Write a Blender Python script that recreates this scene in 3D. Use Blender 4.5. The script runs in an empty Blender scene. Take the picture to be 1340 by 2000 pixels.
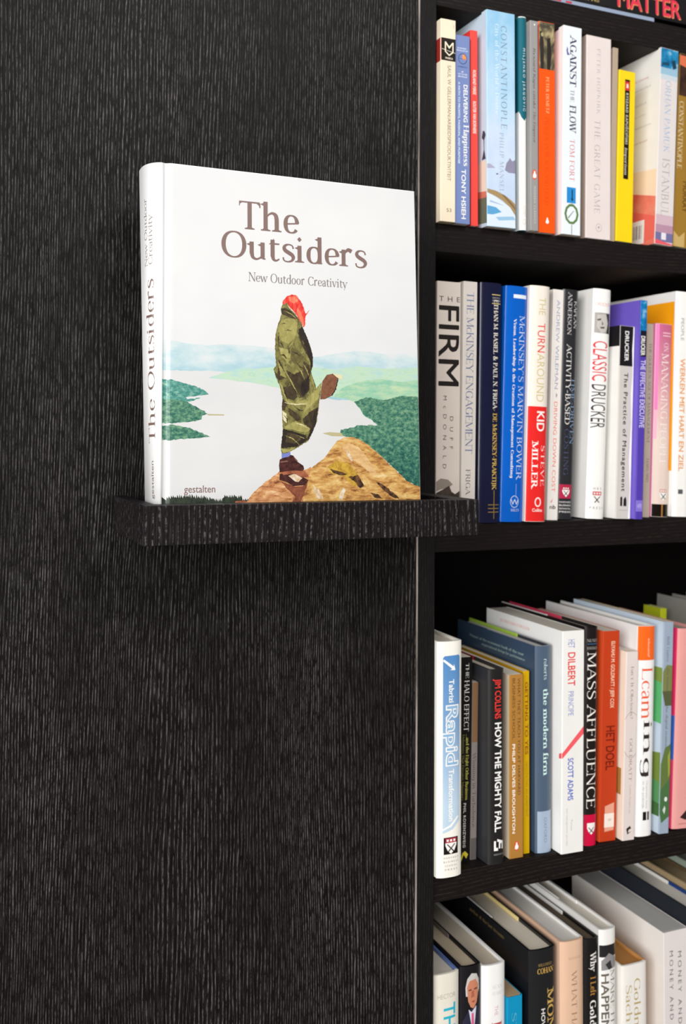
import bpy, bmesh, math, random
from mathutils import Vector, Matrix
C = bpy.context.scene.collection
SC = bpy.context.scene

# ------------------------------------------------------------------ camera, world, lights, exposure
YAW, PITCH, ROLL = 0.36885, 0.047485, 0.011336
fw = Vector((math.sin(YAW)*math.cos(PITCH), math.cos(YAW)*math.cos(PITCH), math.sin(PITCH)))
rt = fw.cross(Vector((0, 0, 1))).normalized(); up = rt.cross(fw)
r2 = rt*math.cos(ROLL) + up*math.sin(ROLL); u2 = -rt*math.sin(ROLL) + up*math.cos(ROLL)
cd = bpy.data.cameras.new('camera'); cam = bpy.data.objects.new('camera', cd); C.objects.link(cam)
cam.matrix_world = Matrix(((r2.x, u2.x, -fw.x, -0.488754), (r2.y, u2.y, -fw.y, -0.81371), (r2.z, u2.z, -fw.z, 0.014211), (0, 0, 0, 1)))
cd.sensor_fit = 'VERTICAL'; cd.sensor_height = 36.0; cd.sensor_width = 24.0
cd.lens = 1837.47/2000*36; cd.shift_x = 0.0693; cd.shift_y = -0.1235
cd.clip_start = 0.01; cd.clip_end = 50
cd.dof.use_dof = True; cd.dof.focus_distance = 0.77; cd.dof.aperture_fstop = 6.8
SC.camera = cam
SC.view_settings.view_transform = 'Standard'; SC.view_settings.look = 'None'
SC.view_settings.gamma = 1.0; SC.view_settings.use_curve_mapping = False
SC.view_settings.exposure = -0.24
W = bpy.data.worlds.new('world'); SC.world = W; W.use_nodes = True
W.node_tree.nodes['Background'].inputs[0].default_value = (1.0, 0.98, 0.96, 1)
W.node_tree.nodes['Background'].inputs[1].default_value = 0.12
def area(name, loc, target, sx, sy, power, color=(1, 1, 1)):
    l = bpy.data.lights.new(name, 'AREA'); l.shape = 'RECTANGLE'; l.size = sx; l.size_y = sy; l.energy = power; l.color = color
    o = bpy.data.objects.new(name, l); C.objects.link(o); o.location = loc
    o.rotation_euler = (Vector(target)-Vector(loc)).to_track_quat('-Z', 'Y').to_euler(); return o
area('window_daylight', (-2.55, -2.35, 0.55), (0.0, 0, -0.15), 2.4, 2.0, 185, (1.0, 0.99, 0.98))
area('front_fill', (0.7, -3.2, 2.4), (0.05, 0, -0.1), 1.6, 1.4, 85, (1.0, 0.99, 0.975))  # soft fill lamp added in front, stands for no visible source

# ------------------------------------------------------------------ materials
def lin(c):
    return tuple(((v/255)/12.92 if v/255 <= .04045 else ((v/255+.055)/1.055)**2.4) for v in c)
MATS = {}
def mat(c, rough=.45, spec=.4, name=None, vary=.05):
    key = (tuple(c), rough, spec, vary)
    if key in MATS: return MATS[key]
    m = bpy.data.materials.new(name or 'print_%d_%d_%d' % tuple(c)); m.use_nodes = True
    nt = m.node_tree; b = nt.nodes['Principled BSDF']
    l = lin(c)
    b.inputs['Roughness'].default_value = rough; b.inputs['Specular IOR Level'].default_value = spec
    tc = nt.nodes.new('ShaderNodeTexCoord'); n = nt.nodes.new('ShaderNodeTexNoise'); n.inputs['Scale'].default_value = 45; n.inputs['Detail'].default_value = 4
    mx = nt.nodes.new('ShaderNodeMix'); mx.data_type = 'RGBA'
    nt.links.new(tc.outputs['Object'], n.inputs['Vector']); nt.links.new(n.outputs['Fac'], mx.inputs[0])
    mx.inputs[6].default_value = tuple(v*(1-vary) for v in l)+(1,); mx.inputs[7].default_value = tuple(min(1, v*(1+vary)) for v in l)+(1,)
    nt.links.new(mx.outputs[2], b.inputs['Base Color'])
    MATS[key] = m; return m
def noise_mat(name, stops, scale=(60, 60, 60), detail=6, rough=.4, dist=0.0, spec=.35, nrough=.6, fade=None, facet=0, rot=0):
    m = bpy.data.materials.new(name); m.use_nodes = True; nt = m.node_tree; b = nt.nodes['Principled BSDF']
    b.inputs['Roughness'].default_value = rough; b.inputs['Specular IOR Level'].default_value = spec
    tc = nt.nodes.new('ShaderNodeTexCoord'); mp = nt.nodes.new('ShaderNodeMapping'); mp.inputs['Scale'].default_value = scale; mp.inputs['Rotation'].default_value = (0, rot, 0)
    n = nt.nodes.new('ShaderNodeTexNoise'); n.inputs['Scale'].default_value = 1; n.inputs['Detail'].default_value = detail
    n.inputs['Distortion'].default_value = dist; n.inputs['Roughness'].default_value = nrough
    cr = nt.nodes.new('ShaderNodeValToRGB')
    while len(cr.color_ramp.elements) < len(stops): cr.color_ramp.elements.new(.5)
    for e, (p, c) in zip(cr.color_ramp.elements, stops): e.position = p; e.color = lin(c)+(1,)
    nt.links.new(tc.outputs['Object'], mp.inputs['Vector']); nt.links.new(mp.outputs[0], n.inputs['Vector'])
    fac = n.outputs['Fac']
    def mth(op, a, v):
        q = nt.nodes.new('ShaderNodeMath'); q.operation = op
        for i, k in enumerate((a, v)):
            if isinstance(k, (int, float)): q.inputs[i].default_value = k
            else: nt.links.new(k, q.inputs[i])
        return q.outputs[0]
    if facet:    # crumpled-sheet tones as printed on the picture
        vo = nt.nodes.new('ShaderNodeTexVoronoi'); vo.inputs['Scale'].default_value = facet
        va = nt.nodes.new('ShaderNodeVectorMath'); va.operation = 'ADD'; vm = nt.nodes.new('ShaderNodeVectorMath'); vm.operation = 'SCALE'; vm.inputs['Scale'].default_value = .012
        nt.links.new(n.outputs['Color'], vm.inputs[0]); nt.links.new(tc.outputs['Object'], va.inputs[0]); nt.links.new(vm.outputs[0], va.inputs[1]); nt.links.new(va.outputs[0], vo.inputs['Vector'])
        sp_ = nt.nodes.new('ShaderNodeSeparateXYZ'); nt.links.new(vo.outputs['Color'], sp_.inputs[0])
        fac = mth('ADD', mth('MULTIPLY', sp_.outputs[0], .26), mth('MULTIPLY', fac, .78))
    if fade:     # printed tone that shifts with height on the picture
        sz = nt.nodes.new('ShaderNodeSeparateXYZ'); nt.links.new(tc.outputs['Object'], sz.inputs[0])
        mr = nt.nodes.new('ShaderNodeMapRange'); nt.links.new(sz.outputs[2], mr.inputs[0]); mr.inputs[1].default_value, mr.inputs[2].default_value = fade[0], fade[1]
        mr.inputs[3].default_value, mr.inputs[4].default_value = -fade[2], fade[2]
        fac = mth('ADD', fac, mr.outputs[0])
    nt.links.new(fac, cr.inputs[0]); nt.links.new(cr.outputs[0], b.inputs['Base Color']); return m
def wood(name, axis='z', spacing=.0028, base=(12, 8, 8), pore=(100, 96, 97), contrast=1.0, seed=0.0, rough=.5, dash=1.0):
    # dark stained open-grain veneer: long wavy rows of broken pores along the grain, coloured pale for the light they catch
    m = bpy.data.materials.new(name); m.use_nodes = True; nt = m.node_tree; b = nt.nodes['Principled BSDF']; N = nt.nodes.new; LK = nt.links.new
    b.inputs['Specular IOR Level'].default_value = .12; b.inputs['Roughness'].default_value = rough
    tc = N('ShaderNodeTexCoord'); sep = N('ShaderNodeSeparateXYZ'); LK(tc.outputs['Object'], sep.inputs[0])
    def math_(op, a, c=None, d=None):
        n = N('ShaderNodeMath'); n.operation = op
        for i, v in enumerate((a, c, d)):
            if v is None: continue
            if isinstance(v, (int, float)): n.inputs[i].default_value = v
            else: LK(v, n.inputs[i])
        return n.outputs[0]
    X, Y, Z = sep.outputs
    if axis == 'z': across, along = math_('ADD', X, math_('MULTIPLY', Y, 1.0)), Z
    else: across, along = math_('ADD', Z, math_('MULTIPLY', Y, 1.0)), X
    def vec(sa, sl, off):
        c = N('ShaderNodeCombineXYZ'); LK(math_('MULTIPLY', across, sa), c.inputs[0]); LK(math_('MULTIPLY', along, sl), c.inputs[1]); c.inputs[2].default_value = off+seed; return c.outputs[0]
    def noise(v, det=3, rough=.5):
        n = N('ShaderNodeTexNoise'); n.inputs['Scale'].default_value = 1; n.inputs['Detail'].default_value = det; n.inputs['Roughness'].default_value = rough; LK(v, n.inputs['Vector']); return n.outputs['Fac']
    # slow drift of the growth rings plus a fine wobble
    drift = noise(vec(6, .8, 1.0), 2); wob = noise(vec(60, 9, 2.0), 4); fine = noise(vec(500, 120, 6.0), 2)
    pos = math_('ADD', math_('ADD', math_('ADD', across, math_('MULTIPLY', drift, .075)), math_('MULTIPLY', wob, .0055)), math_('MULTIPLY', fine, .0008))
    ph = math_('FRACT', math_('DIVIDE', pos, spacing))
    tri = math_('ABSOLUTE', math_('SUBTRACT', ph, .5))           # 0 at the middle of a pore row
    width = math_('ADD', math_('MULTIPLY', noise(vec(260, 14, 3.0), 3), .46), -.08)
    line = N('ShaderNodeMapRange'); LK(math_('SUBTRACT', width, tri), line.inputs[0]); line.inputs[1].default_value = -.05; line.inputs[2].default_value = .10
    brk = N('ShaderNodeMapRange'); LK(noise(vec(330, 85*dash, 4.0), 5, .75), brk.inputs[0]); brk.inputs[1].default_value = .42+.035*(dash-1); brk.inputs[2].default_value = .60
    patch = N('ShaderNodeMapRange'); LK(noise(vec(16, 3.5, 5.0), 2), patch.inputs[0]); patch.inputs[1].default_value = .3; patch.inputs[2].default_value = .68; patch.inputs[3].default_value = .25
    f = math_('MULTIPLY', math_('MULTIPLY', math_('MULTIPLY', line.outputs[0], brk.outputs[0]), patch.outputs[0]), contrast)
    hair = N('ShaderNodeMapRange'); LK(noise(vec(1500, 40, 7.0), 3), hair.inputs[0]); hair.inputs[1].default_value = .5; hair.inputs[2].default_value = .8; hair.inputs[4].default_value = .25*contrast
    f2 = math_('MINIMUM', math_('ADD', f, hair.outputs[0]), 1.0)
    mx = N('ShaderNodeMix'); mx.data_type = 'RGBA'; LK(f2, mx.inputs[0]); mx.inputs[6].default_value = lin(base)+(1,); mx.inputs[7].default_value = lin(pore)+(1,)
    LK(mx.outputs[2], b.inputs['Base Color'])
    bp = N('ShaderNodeBump'); bp.inputs['Strength'].default_value = .35; bp.inputs['Distance'].default_value = .0004; bp.invert = True
    LK(f2, bp.inputs['Height']); LK(bp.outputs[0], b.inputs['Normal'])
    return m
def pages_mat(name, c):
    m = bpy.data.materials.new(name); m.use_nodes = True; nt = m.node_tree; b = nt.nodes['Principled BSDF']; b.inputs['Roughness'].default_value = .8; b.inputs['Specular IOR Level'].default_value = .1
    tc = nt.nodes.new('ShaderNodeTexCoord'); mp = nt.nodes.new('ShaderNodeMapping'); mp.inputs['Scale'].default_value = (2200, 6, 6)
    n = nt.nodes.new('ShaderNodeTexNoise'); n.inputs['Scale'].default_value = 1; n.inputs['Detail'].default_value = 2
    mx = nt.nodes.new('ShaderNodeMix'); mx.data_type = 'RGBA'; l = lin(c)
    mx.inputs[6].default_value = tuple(v*.74 for v in l)+(1,); mx.inputs[7].default_value = tuple(min(1, v*1.1) for v in l)+(1,)
    nt.links.new(tc.outputs['Object'], mp.inputs[0]); nt.links.new(mp.outputs[0], n.inputs['Vector']); nt.links.new(n.outputs['Fac'], mx.inputs[0]); nt.links.new(mx.outputs[2], b.inputs['Base Color']); return m
PAGES = {}
def pages(c):
    if c not in PAGES: PAGES[c] = pages_mat('page_edges', c)
    return PAGES[c]

# ------------------------------------------------------------------ mesh helpers
class MB:
    def __init__(s): s.v = []; s.f = []; s.m = []; s.sm = []; s.mats = []
    def mi(s, m):
        if m not in s.mats: s.mats.append(m)
        return s.mats.index(m)
    def add(s, vs, fs, m, smooth=False):
        o = len(s.v); s.v += [tuple(p) for p in vs]; k = s.mi(m)
        for f in fs: s.f.append(tuple(o+i for i in f)); s.m.append(k); s.sm.append(smooth)
    def box(s, x0, x1, y0, y1, z0, z1, m, bev=0.0):
        bm = bmesh.new(); bmesh.ops.create_cube(bm, size=1)
        for v in bm.verts: v.co = Vector(((x0+x1)/2+v.co.x*(x1-x0), (y0+y1)/2+v.co.y*(y1-y0), (z0+z1)/2+v.co.z*(z1-z0)))
        if bev: bmesh.ops.bevel(bm, geom=bm.edges[:], offset=bev, segments=2, affect='EDGES', profile=.5)
        bm.verts.index_update(); s.add([v.co[:] for v in bm.verts], [[v.index for v in f.verts] for f in bm.faces], m); bm.free()
    def build(s, name, parent=None, loc=(0, 0, 0)):
        me = bpy.data.meshes.new(name); me.from_pydata(s.v, [], s.f)
        for m in s.mats: me.materials.append(m)
        me.polygons.foreach_set('material_index', s.m); me.polygons.foreach_set('use_smooth', s.sm); me.update()
        o = bpy.data.objects.new(name, me); C.objects.link(o); o.location = loc
        if parent: o.parent = parent
        return o
def empty(name, loc=(0, 0, 0), rot=(0, 0, 0)):
    o = bpy.data.objects.new(name, None); C.objects.link(o); o.location = loc; o.rotation_euler = rot; o.empty_display_size = .02; return o
def tag(o, label, cat, group=None, kind=None):
    o['label'] = label; o['category'] = cat
    if group: o['group'] = group
    if kind: o['kind'] = kind

# ------------------------------------------------------------------ lettering: sans outlines from the built-in face, serif letters drawn with a broad nib
# a shape is (verts2d, faces); letters have baseline 0 and cap height 1
def cat_rom(P, n=6):
    out = []
    for i in range(len(P)-1):
        a, b, c, d = P[max(i-1, 0)], P[i], P[i+1], P[min(i+2, len(P)-1)]
        for k in range(n):
            t = k/n
            out.append(tuple(.5*((2*b[j]) + (-a[j]+c[j])*t + (2*a[j]-5*b[j]+4*c[j]-d[j])*t*t + (-a[j]+3*b[j]-3*c[j]+d[j])*t**3) for j in range(len(b))))
    out.append(P[-1]); return out
class Nib:     # every stroke lies a hair above the one before, like overlapping ink
    def __init__(s, T, t): s.T = T; s.t = t; s.v = []; s.f = []; s.k = 0
    def quad(s, *p): o = len(s.v); s.k += 1; s.v += [(x, y, s.k) for x, y in p]; s.f.append(tuple(range(o, o+len(p))))
    def stroke(s, P):
        n = len(P); o = len(s.v); s.k += 1
        for i in range(n):
            a, b = P[max(i-1, 0)], P[min(i+1, n-1)]
            dx, dy = b[0]-a[0], b[1]-a[1]; l = math.hypot(dx, dy) or 1; w = P[i][2]/2
            s.v += [(P[i][0]-dy/l*w, P[i][1]+dx/l*w, s.k), (P[i][0]+dy/l*w, P[i][1]-dx/l*w, s.k)]
        for i in range(n-1): s.f.append((o+2*i, o+2*i+1, o+2*i+3, o+2*i+2))
    def p(s, pts): s.stroke([(x, y, s.t+(s.T-s.t)*max(0, w)) for x, y, w in cat_rom(pts)])
    def e(s, cx, cy, rx, ry, a0=0, a1=360):
        n = max(6, int(abs(a1-a0)/10)); P = []
        for i in range(n+1):
            a = math.radians(a0+(a1-a0)*i/n); w = s.t+(s.T-s.t)*abs(math.cos(a))**1.4
            P.append((cx+(rx-w/2)*math.cos(a), cy+(ry-s.t/2)*math.sin(a), w))
        s.stroke(P)
    def foot(s, x, y, w=None, up=True):
        w = w or s.T*1.15; k = s.t*.85; d = 1 if up else -1
        s.quad((x-w, y), (x+w, y), (x+w, y+k*d), (x-w, y+k*d))
        s.quad((x-s.T*.85, y+k*d), (x+s.T*.85, y+k*d), (x+s.t/2, y+2.6*k*d), (x-s.t/2, y+2.6*k*d))
    def s_(s, x, y0, y1, fl='tb', w=None):
        w = (w if w is not None else s.T)/2
        s.quad((x-w, y0), (x+w, y0), (x+w, y1), (x-w, y1))
        if 'b' in fl: s.foot(x, y0)
        if 't' in fl: s.foot(x, y1, up=False)
        if 'l' in fl: s.quad((x-w-s.T*.75, y1-s.t*2.0), (x-w, y1-s.t*3.0), (x+w, y1), (x+w*.6, y1))
    def l(s, x0, y0, x1, y1, w):
        w = (s.T if w == 'T' else s.t)*.5*math.hypot(x1-x0, y1-y0)/max(1, abs(y1-y0)) if abs(y1-y0) > 1 else s.t/2
        s.quad((x0-w, y0), (x0+w, y0), (x1+w, y1), (x1-w, y1))
    def h(s, x0, x1, y): s.quad((x0, y-s.t/2), (x1, y-s.t/2), (x1, y+s.t/2), (x0, y+s.t/2))
    def arm(s, x0, x1, y, d):   # horizontal arm with a beak of direction d at its far end
        s.h(x0, x1, y); b = s.T*1.1; q = s.t
        s.quad((x1-q*.6, y), (x1+q*.4, y), (x1+q*.6, y+d*b), (x1-q*.2, y+d*b)); s.quad((x1-b*.9, y), (x1, y), (x1-q*.2, y+d*b*.7), (x1-q*.9, y+d*b*.45))
SP = [(455, 545, .1), (430, 640, .0), (370, 690, .0), (275, 705, .05), (170, 670, .35), (110, 570, .75), (150, 460, .95), (270, 375, 1), (400, 290, .95), (455, 180, .8), (400, 55, .35), (270, 0, .05), (150, 15, .0), (90, 70, 0), (75, 165, .1)]
def glyph(ch, T, t):
    g = Nib(T, t); A = 600; lo = 'tb'
    if ch == 'A': A = 690; g.l(70, 0, 345, 700, 't'); g.l(345, 700, 620, 0, 'T'); g.h(160, 520, 240); g.foot(70, 0); g.foot(620, 0)
    elif ch == 'B': A = 580; g.s_(130, 0, 700); g.h(130, 300, 685); g.h(130, 320, 365); g.h(130, 320, 15); g.e(290, 530, 190, 172, -90, 90); g.e(310, 182, 215, 185, -90, 90)
    elif ch == 'C': A = 660; g.e(370, 350, 310, 355, 42, 318); g.quad((575, 520), (605, 520), (605, 690), (585, 690)); g.quad((585, 30), (600, 30), (615, 170), (590, 170))
    elif ch == 'D': A = 720; g.s_(130, 0, 700); g.h(130, 330, 685); g.h(130, 330, 15); g.e(310, 350, 345, 352, -90, 90)
    elif ch in 'EF':
        A = 570 if ch == 'E' else 540; g.s_(130, 0, 700, 't' if ch == 'E' else 'tb'); g.arm(130, 500, 685, -1); g.h(130, 400, 365); g.quad((385, 290), (410, 290), (410, 440), (385, 440))
        if ch == 'E': g.arm(60, 530, 15, 1)
    elif ch == 'G': A = 720; g.e(370, 350, 310, 355, 42, 335); g.quad((575, 520), (605, 520), (605, 690), (585, 690)); g.s_(600, 20, 320, 't')
    elif ch == 'H': A = 740; g.s_(130, 0, 700); g.s_(610, 0, 700); g.h(130, 610, 365)
    elif ch == 'I': A = 290; g.s_(145, 0, 700)
    elif ch == 'J': A = 350; g.s_(200, 60, 700, 't'); g.p([(200, 80, 1), (180, -60, .5), (110, -130, .1), (40, -120, .3)])
    elif ch == 'K': A = 680; g.s_(130, 0, 700); g.l(185, 320, 545, 700, 't'); g.l(610, 0, 290, 430, 'T'); g.foot(610, 0); g.foot(545, 700, up=False)
    elif ch == 'L': A = 560; g.s_(130, 0, 700); g.arm(60, 520, 15, 1)
    elif ch == 'M': A = 860; g.s_(120, 0, 700, 'bt', t); g.l(410, 40, 130, 700, 'T'); g.l(410, 40, 720, 700, 't'); g.s_(730, 0, 700)
    elif ch == 'N': A = 740; g.s_(120, 0, 700, 'bt', t); g.l(620, 0, 140, 700, 'T'); g.s_(620, 0, 700, 't', t)
    elif ch in 'OQ':
        A = 740; g.e(370, 350, 325, 358)
        if ch == 'Q': g.p([(350, 20, .2), (470, -90, .9), (620, -150, .4), (720, -140, 0)])
    elif ch in 'PR':
        A = 560 if ch == 'P' else 640; g.s_(130, 0, 700); g.h(130, 310, 685); g.h(130, 310, 340); g.e(300, 512, 205, 190, -90, 90)
        if ch == 'R': g.l(580, 0, 310, 345, 'T'); g.foot(590, 0)
    elif ch == 'S': A = 520; g.p(SP)
    elif ch == 'T': A = 620; g.s_(310, 0, 700, 'b'); g.arm(310, 570, 685, -1); g.h(50, 310, 685); g.quad((42, 700-T*1.1), (58, 700-T*1.1), (70, 700), (42, 700)); g.quad((50, 690), (50+T*.9, 690), (75, 640), (52, 620))
    elif ch == 'U': A = 720; g.s_(140, 230, 700, 't'); g.p([(140, 260, 1), (160, 90, .8), (250, 10, .3), (380, -5, .1), (510, 40, 0), (575, 150, 0), (580, 260, 0)]); g.s_(580, 240, 700, 't', t)
    elif ch == 'V': A = 680; g.l(340, 0, 70, 700, 'T'); g.l(340, 0, 600, 700, 't'); g.foot(70, 700, up=False); g.foot(600, 700, up=False)
    elif ch == 'W': A = 960; g.l(290, 0, 70, 700, 'T'); g.l(290, 0, 480, 700, 't'); g.l(680, 0, 480, 700, 'T'); g.l(680, 0, 880, 700, 't'); g.foot(70, 700, up=False); g.foot(480, 700, up=False); g.foot(880, 700, up=False)
    elif ch == 'X': A = 660; g.l(570, 0, 90, 700, 'T'); g.l(90, 0, 560, 700, 't'); [g.foot(x, 0) for x in (90, 570)]; [g.foot(x, 700, up=False) for x in (90, 560)]
    elif ch == 'Y': A = 640; g.s_(320, 0, 340, 'b'); g.l(320, 320, 70, 700, 'T'); g.l(320, 320, 570, 700, 't'); g.foot(70, 700, up=False); g.foot(570, 700, up=False)
    elif ch == 'Z': A = 600; g.arm(540, 70, 685, -1) if False else g.h(70, 540, 685); g.l(70, 15, 530, 685, 'T'); g.arm(60, 540, 15, 1); g.quad((60, 560), (80, 560), (100, 690), (65, 690))
    elif ch == 'a': A = 440; g.p([(85, 350, .5), (110, 430, .1), (210, 462, .15), (310, 410, .8), (325, 300, 1)]); g.s_(325, 40, 320, ''); g.p([(325, 80, 1), (350, 15, .4), (410, 20, 0)]); g.p([(325, 270, 0), (180, 235, .3), (85, 150, .9), (110, 40, .7), (200, 5, .3), (325, 90, 0)])
    elif ch == 'b': A = 510; g.s_(120, 0, 740, 'l'); g.e(260, 230, 205, 238)
    elif ch == 'c': A = 430; g.e(255, 230, 210, 238, 45, 318)
    elif ch == 'd': A = 520; g.e(255, 230, 210, 238); g.s_(410, 0, 740, 'l'); g.quad((410, 0), (480, 10), (480, 35), (410, 45))
    elif ch == 'e': A = 460; g.e(250, 230, 208, 238, 8, 322); g.l(70, 205, 455, 262, 't') if False else g.quad((70, 205), (440, 245), (448, 245+t), (70, 205+t))
    elif ch == 'f': A = 320; g.s_(140, 0, 580, 'b'); g.p([(140, 560, 1), (160, 690, .6), (240, 742, .2), (330, 700, .5)]); g.h(45, 270, 445)
    elif ch == 'g': A = 500; g.e(250, 240, 205, 228); g.s_(400, -20, 460, 'l'); g.p([(400, 0, 1), (380, -140, .6), (270, -205, .1), (150, -195, .2), (80, -130, .5)])
    elif ch in 'hnm':
        g.s_(120, 0, 740 if ch == 'h' else 460, 'lb'); A = 560 if ch != 'm' else 830
        for k in range(2 if ch == 'm' else 1):
            x = 290*k; g.p([(130+x, 330, 0), (210+x, 425, .1), (300+x, 460, .4), (385+x, 410, .9), (410+x, 290, 1)]); g.s_(410+x, 0, 300, 'b')
    elif ch in 'iı': A = 270; g.s_(130, 0, 460, 'lb'); g.quad((130, 560), (190, 630), (130, 700), (70, 630)) if ch == 'i' else None
    elif ch == 'j': A = 260; g.s_(130, -60, 460, 'l'); g.p([(130, -40, 1), (110, -160, .6), (20, -205, .1)]); g.quad((130, 560), (190, 630), (130, 700), (70, 630))
    elif ch == 'k': A = 540; g.s_(120, 0, 740, 'lb'); g.l(150, 200, 390, 450, 't'); g.l(450, 0, 230, 290, 'T'); g.foot(450, 0); g.foot(390, 455, up=False)
    elif ch == 'l': A = 270; g.s_(130, 0, 740, 'lb')
    elif ch == 'o': A = 500; g.e(250, 230, 212, 240)
    elif ch == 'p': A = 520; g.s_(120, -200, 460, 'lb'); g.e(265, 230, 205, 238)
    elif ch == 'q': A = 520; g.e(255, 230, 205, 238); g.s_(400, -200, 460, 'b')
    elif ch == 'r': A = 390; g.s_(120, 0, 460, 'lb'); g.p([(125, 310, 0), (190, 410, .3), (260, 462, .9), (350, 420, 1.05)])
    elif ch == 's': A = 400; g.p([(x*.72+30, y*.665-2, w) for x, y, w in SP])
    elif ch == 't': A = 340; g.s_(140, 100, 560, ''); g.p([(140, 130, 1), (165, 30, .6), (240, 0, .2), (320, 50, 0)]); g.quad((40, 430), (310, 430), (330, 470), (90, 475)); g.quad((40, 430), (95, 470), (175, 600), (175, 560))
    elif ch == 'u': A = 550; g.s_(120, 150, 460, 'l'); g.p([(120, 170, 1), (150, 50, .7), (240, 0, .25), (340, 40, .1), (410, 120, 0)]); g.s_(410, 20, 460, 'l'); g.quad((410, 0), (490, 5), (490, 30), (410, 45))
    elif ch == 'v': A = 500; g.l(250, 0, 70, 455, 'T'); g.l(250, 0, 430, 455, 't'); g.foot(70, 458, up=False); g.foot(430, 458, up=False)
    elif ch == 'w': A = 720; g.l(220, 0, 70, 455, 'T'); g.l(220, 0, 360, 455, 't'); g.l(510, 0, 360, 455, 'T'); g.l(510, 0, 650, 455, 't'); g.foot(70, 458, up=False); g.foot(650, 458, up=False)
    elif ch == 'x': A = 500; g.l(430, 0, 80, 455, 'T'); g.l(80, 0, 420, 455, 't'); [g.foot(x, 0) for x in (80, 430)]; [g.foot(x, 458, up=False) for x in (80, 420)]
    elif ch == 'y': A = 500; g.l(250, 0, 70, 455, 'T'); g.l(150, -200, 430, 455, 't'); g.foot(70, 458, up=False); g.foot(430, 458, up=False)
    elif ch == 'z': A = 440; g.h(60, 390, 440); g.l(60, 15, 380, 440, 'T'); g.h(60, 400, 15)
    elif ch in '.,': A = 220; g.quad((110, -10), (165, 45), (110, 100), (55, 45)); g.quad((110, 0), (165, 45), (90, -90), (75, -90)) if ch == ',' else None
    elif ch in "'’": A = 200; g.quad((80, 700), (140, 700), (105, 500), (85, 500))
    elif ch == '-': A = 330; g.quad((40, 210), (290, 210), (290, 270), (40, 270))
    elif ch == '?': A = 420; g.p([(80, 560, .3), (130, 680, .1), (230, 700, .2), (330, 600, .9), (250, 400, .6), (215, 220, .2)]); g.quad((215, -10), (270, 45), (215, 100), (160, 45))
    elif ch == '&': A = 720; g.p([(640, 420, 0), (560, 180, .2), (420, 30, .3), (250, 0, .5), (110, 90, 1), (120, 240, .9), (270, 380, .4), (370, 500, .6), (350, 650, .5), (250, 700, .2), (170, 600, .9), (250, 420, 1), (430, 180, 1), (640, 0, .9)])
    elif ch == 'ć': r = glyph('c', T, t); g.v, g.f = r[0], r[1]; g.quad((230, 540), (270, 540), (360, 690), (290, 690)); A = 430
    elif ch == 'Ć': r = glyph('C', T, t); g.v, g.f = r[0], r[1]; g.quad((340, 760), (380, 760), (470, 880), (400, 880)); A = 660
    elif ch == 'ń': r = glyph('n', T, t); g.v, g.f = r[0], r[1]; g.quad((250, 540), (290, 540), (380, 690), (310, 690)); A = 560
    elif ch == '/': A = 400; g.l(60, -50, 340, 740, 't')
    else: A = 260
    return g.v, g.f, A
SERIF = {'s': (86, 28), 'S': (135, 44), 'h': (108, 36), 'i': (95, 34), 'l': (62, 24)}
_txt = {}
def letters(text, font='n', track=0.0):
    key = (text, font, track)
    if key in _txt: return _txt[key]
    V, F = [], []
    if font in SERIF:
        T, t = SERIF[font]; x = 0
        for ch in text:
            v, f, A = glyph(ch, T, t); o = len(V)
            V += [((px+x+(py*.2 if font == 'i' else 0))/700, py/700, 1.2e-6*kz) for px, py, kz in v]; F += [tuple(o+i for i in q) for q in f]; x += A*(.93 if ch != ' ' else 1)+T*.25+track*700
    else:
        cu = bpy.data.curves.new('lettering', 'FONT'); cu.body = text; cu.resolution_u = 3
        w_ = {'n': 0, 'm': .010, 'b': .018, 'x': .028, 'o': .045}.get(font, 0); cu.offset = 0 if 'M' in text else w_; cu.space_character = 1+track*1.6
        ob = bpy.data.objects.new('lettering', cu); C.objects.link(ob)
        dg = bpy.context.evaluated_depsgraph_get(); me = bpy.data.meshes.new_from_object(ob.evaluated_get(dg))
        V = [(v.co.x/.69, v.co.y/.69, 0) for v in me.vertices]; F = [tuple(p.vertices) for p in me.polygons]
        if w_ and 'M' in text:    # heavier face by overprinting slightly shifted copies
            V0, F0 = V, F; V, F = [], []; g = w_/.69
            for k, (dx, dy) in enumerate(((-g, 0), (g, 0), (0, -g), (0, g), (-.7*g, -.7*g), (.7*g, .7*g))):
                o = len(V); V += [(a+dx, b+dy, 1.5e-6*k) for a, b, _ in V0]; F += [tuple(o+i for i in f) for f in F0]
        bpy.data.objects.remove(ob); bpy.data.curves.remove(cu); bpy.data.meshes.remove(me)
    _txt[key] = (V, F); return V, F
def fit_text(text, font, a0, a1, b0, b1, track=0.0):
    # letters stretched so the line runs a0..a1 and baseline..cap height is b0..b1
    V, F = letters(text, font, track)
    if not V: return [], []
    x0 = min(v[0] for v in V); x1 = max(v[0] for v in V)
    return [(a0+(x-x0)/(x1-x0)*(a1-a0), b0+y*(b1-b0), z) for x, y, z in V], F
def clip(P, a0, a1, b0, b1):
    for ax, lim, sg in ((0, a0, 1), (0, a1, -1), (1, b0, 1), (1, b1, -1)):
        Q = []
        for i in range(len(P)):
            p, q = P[i-1], P[i]; ip, iq = (p[ax]-lim)*sg >= 0, (q[ax]-lim)*sg >= 0
            if ip != iq:
                t = (lim-p[ax])/(q[ax]-p[ax]); Q.append((p[0]+(q[0]-p[0])*t, p[1]+(q[1]-p[1])*t))
            if iq: Q.append(q)
        P = Q
        if not P: return P
    return P
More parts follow.
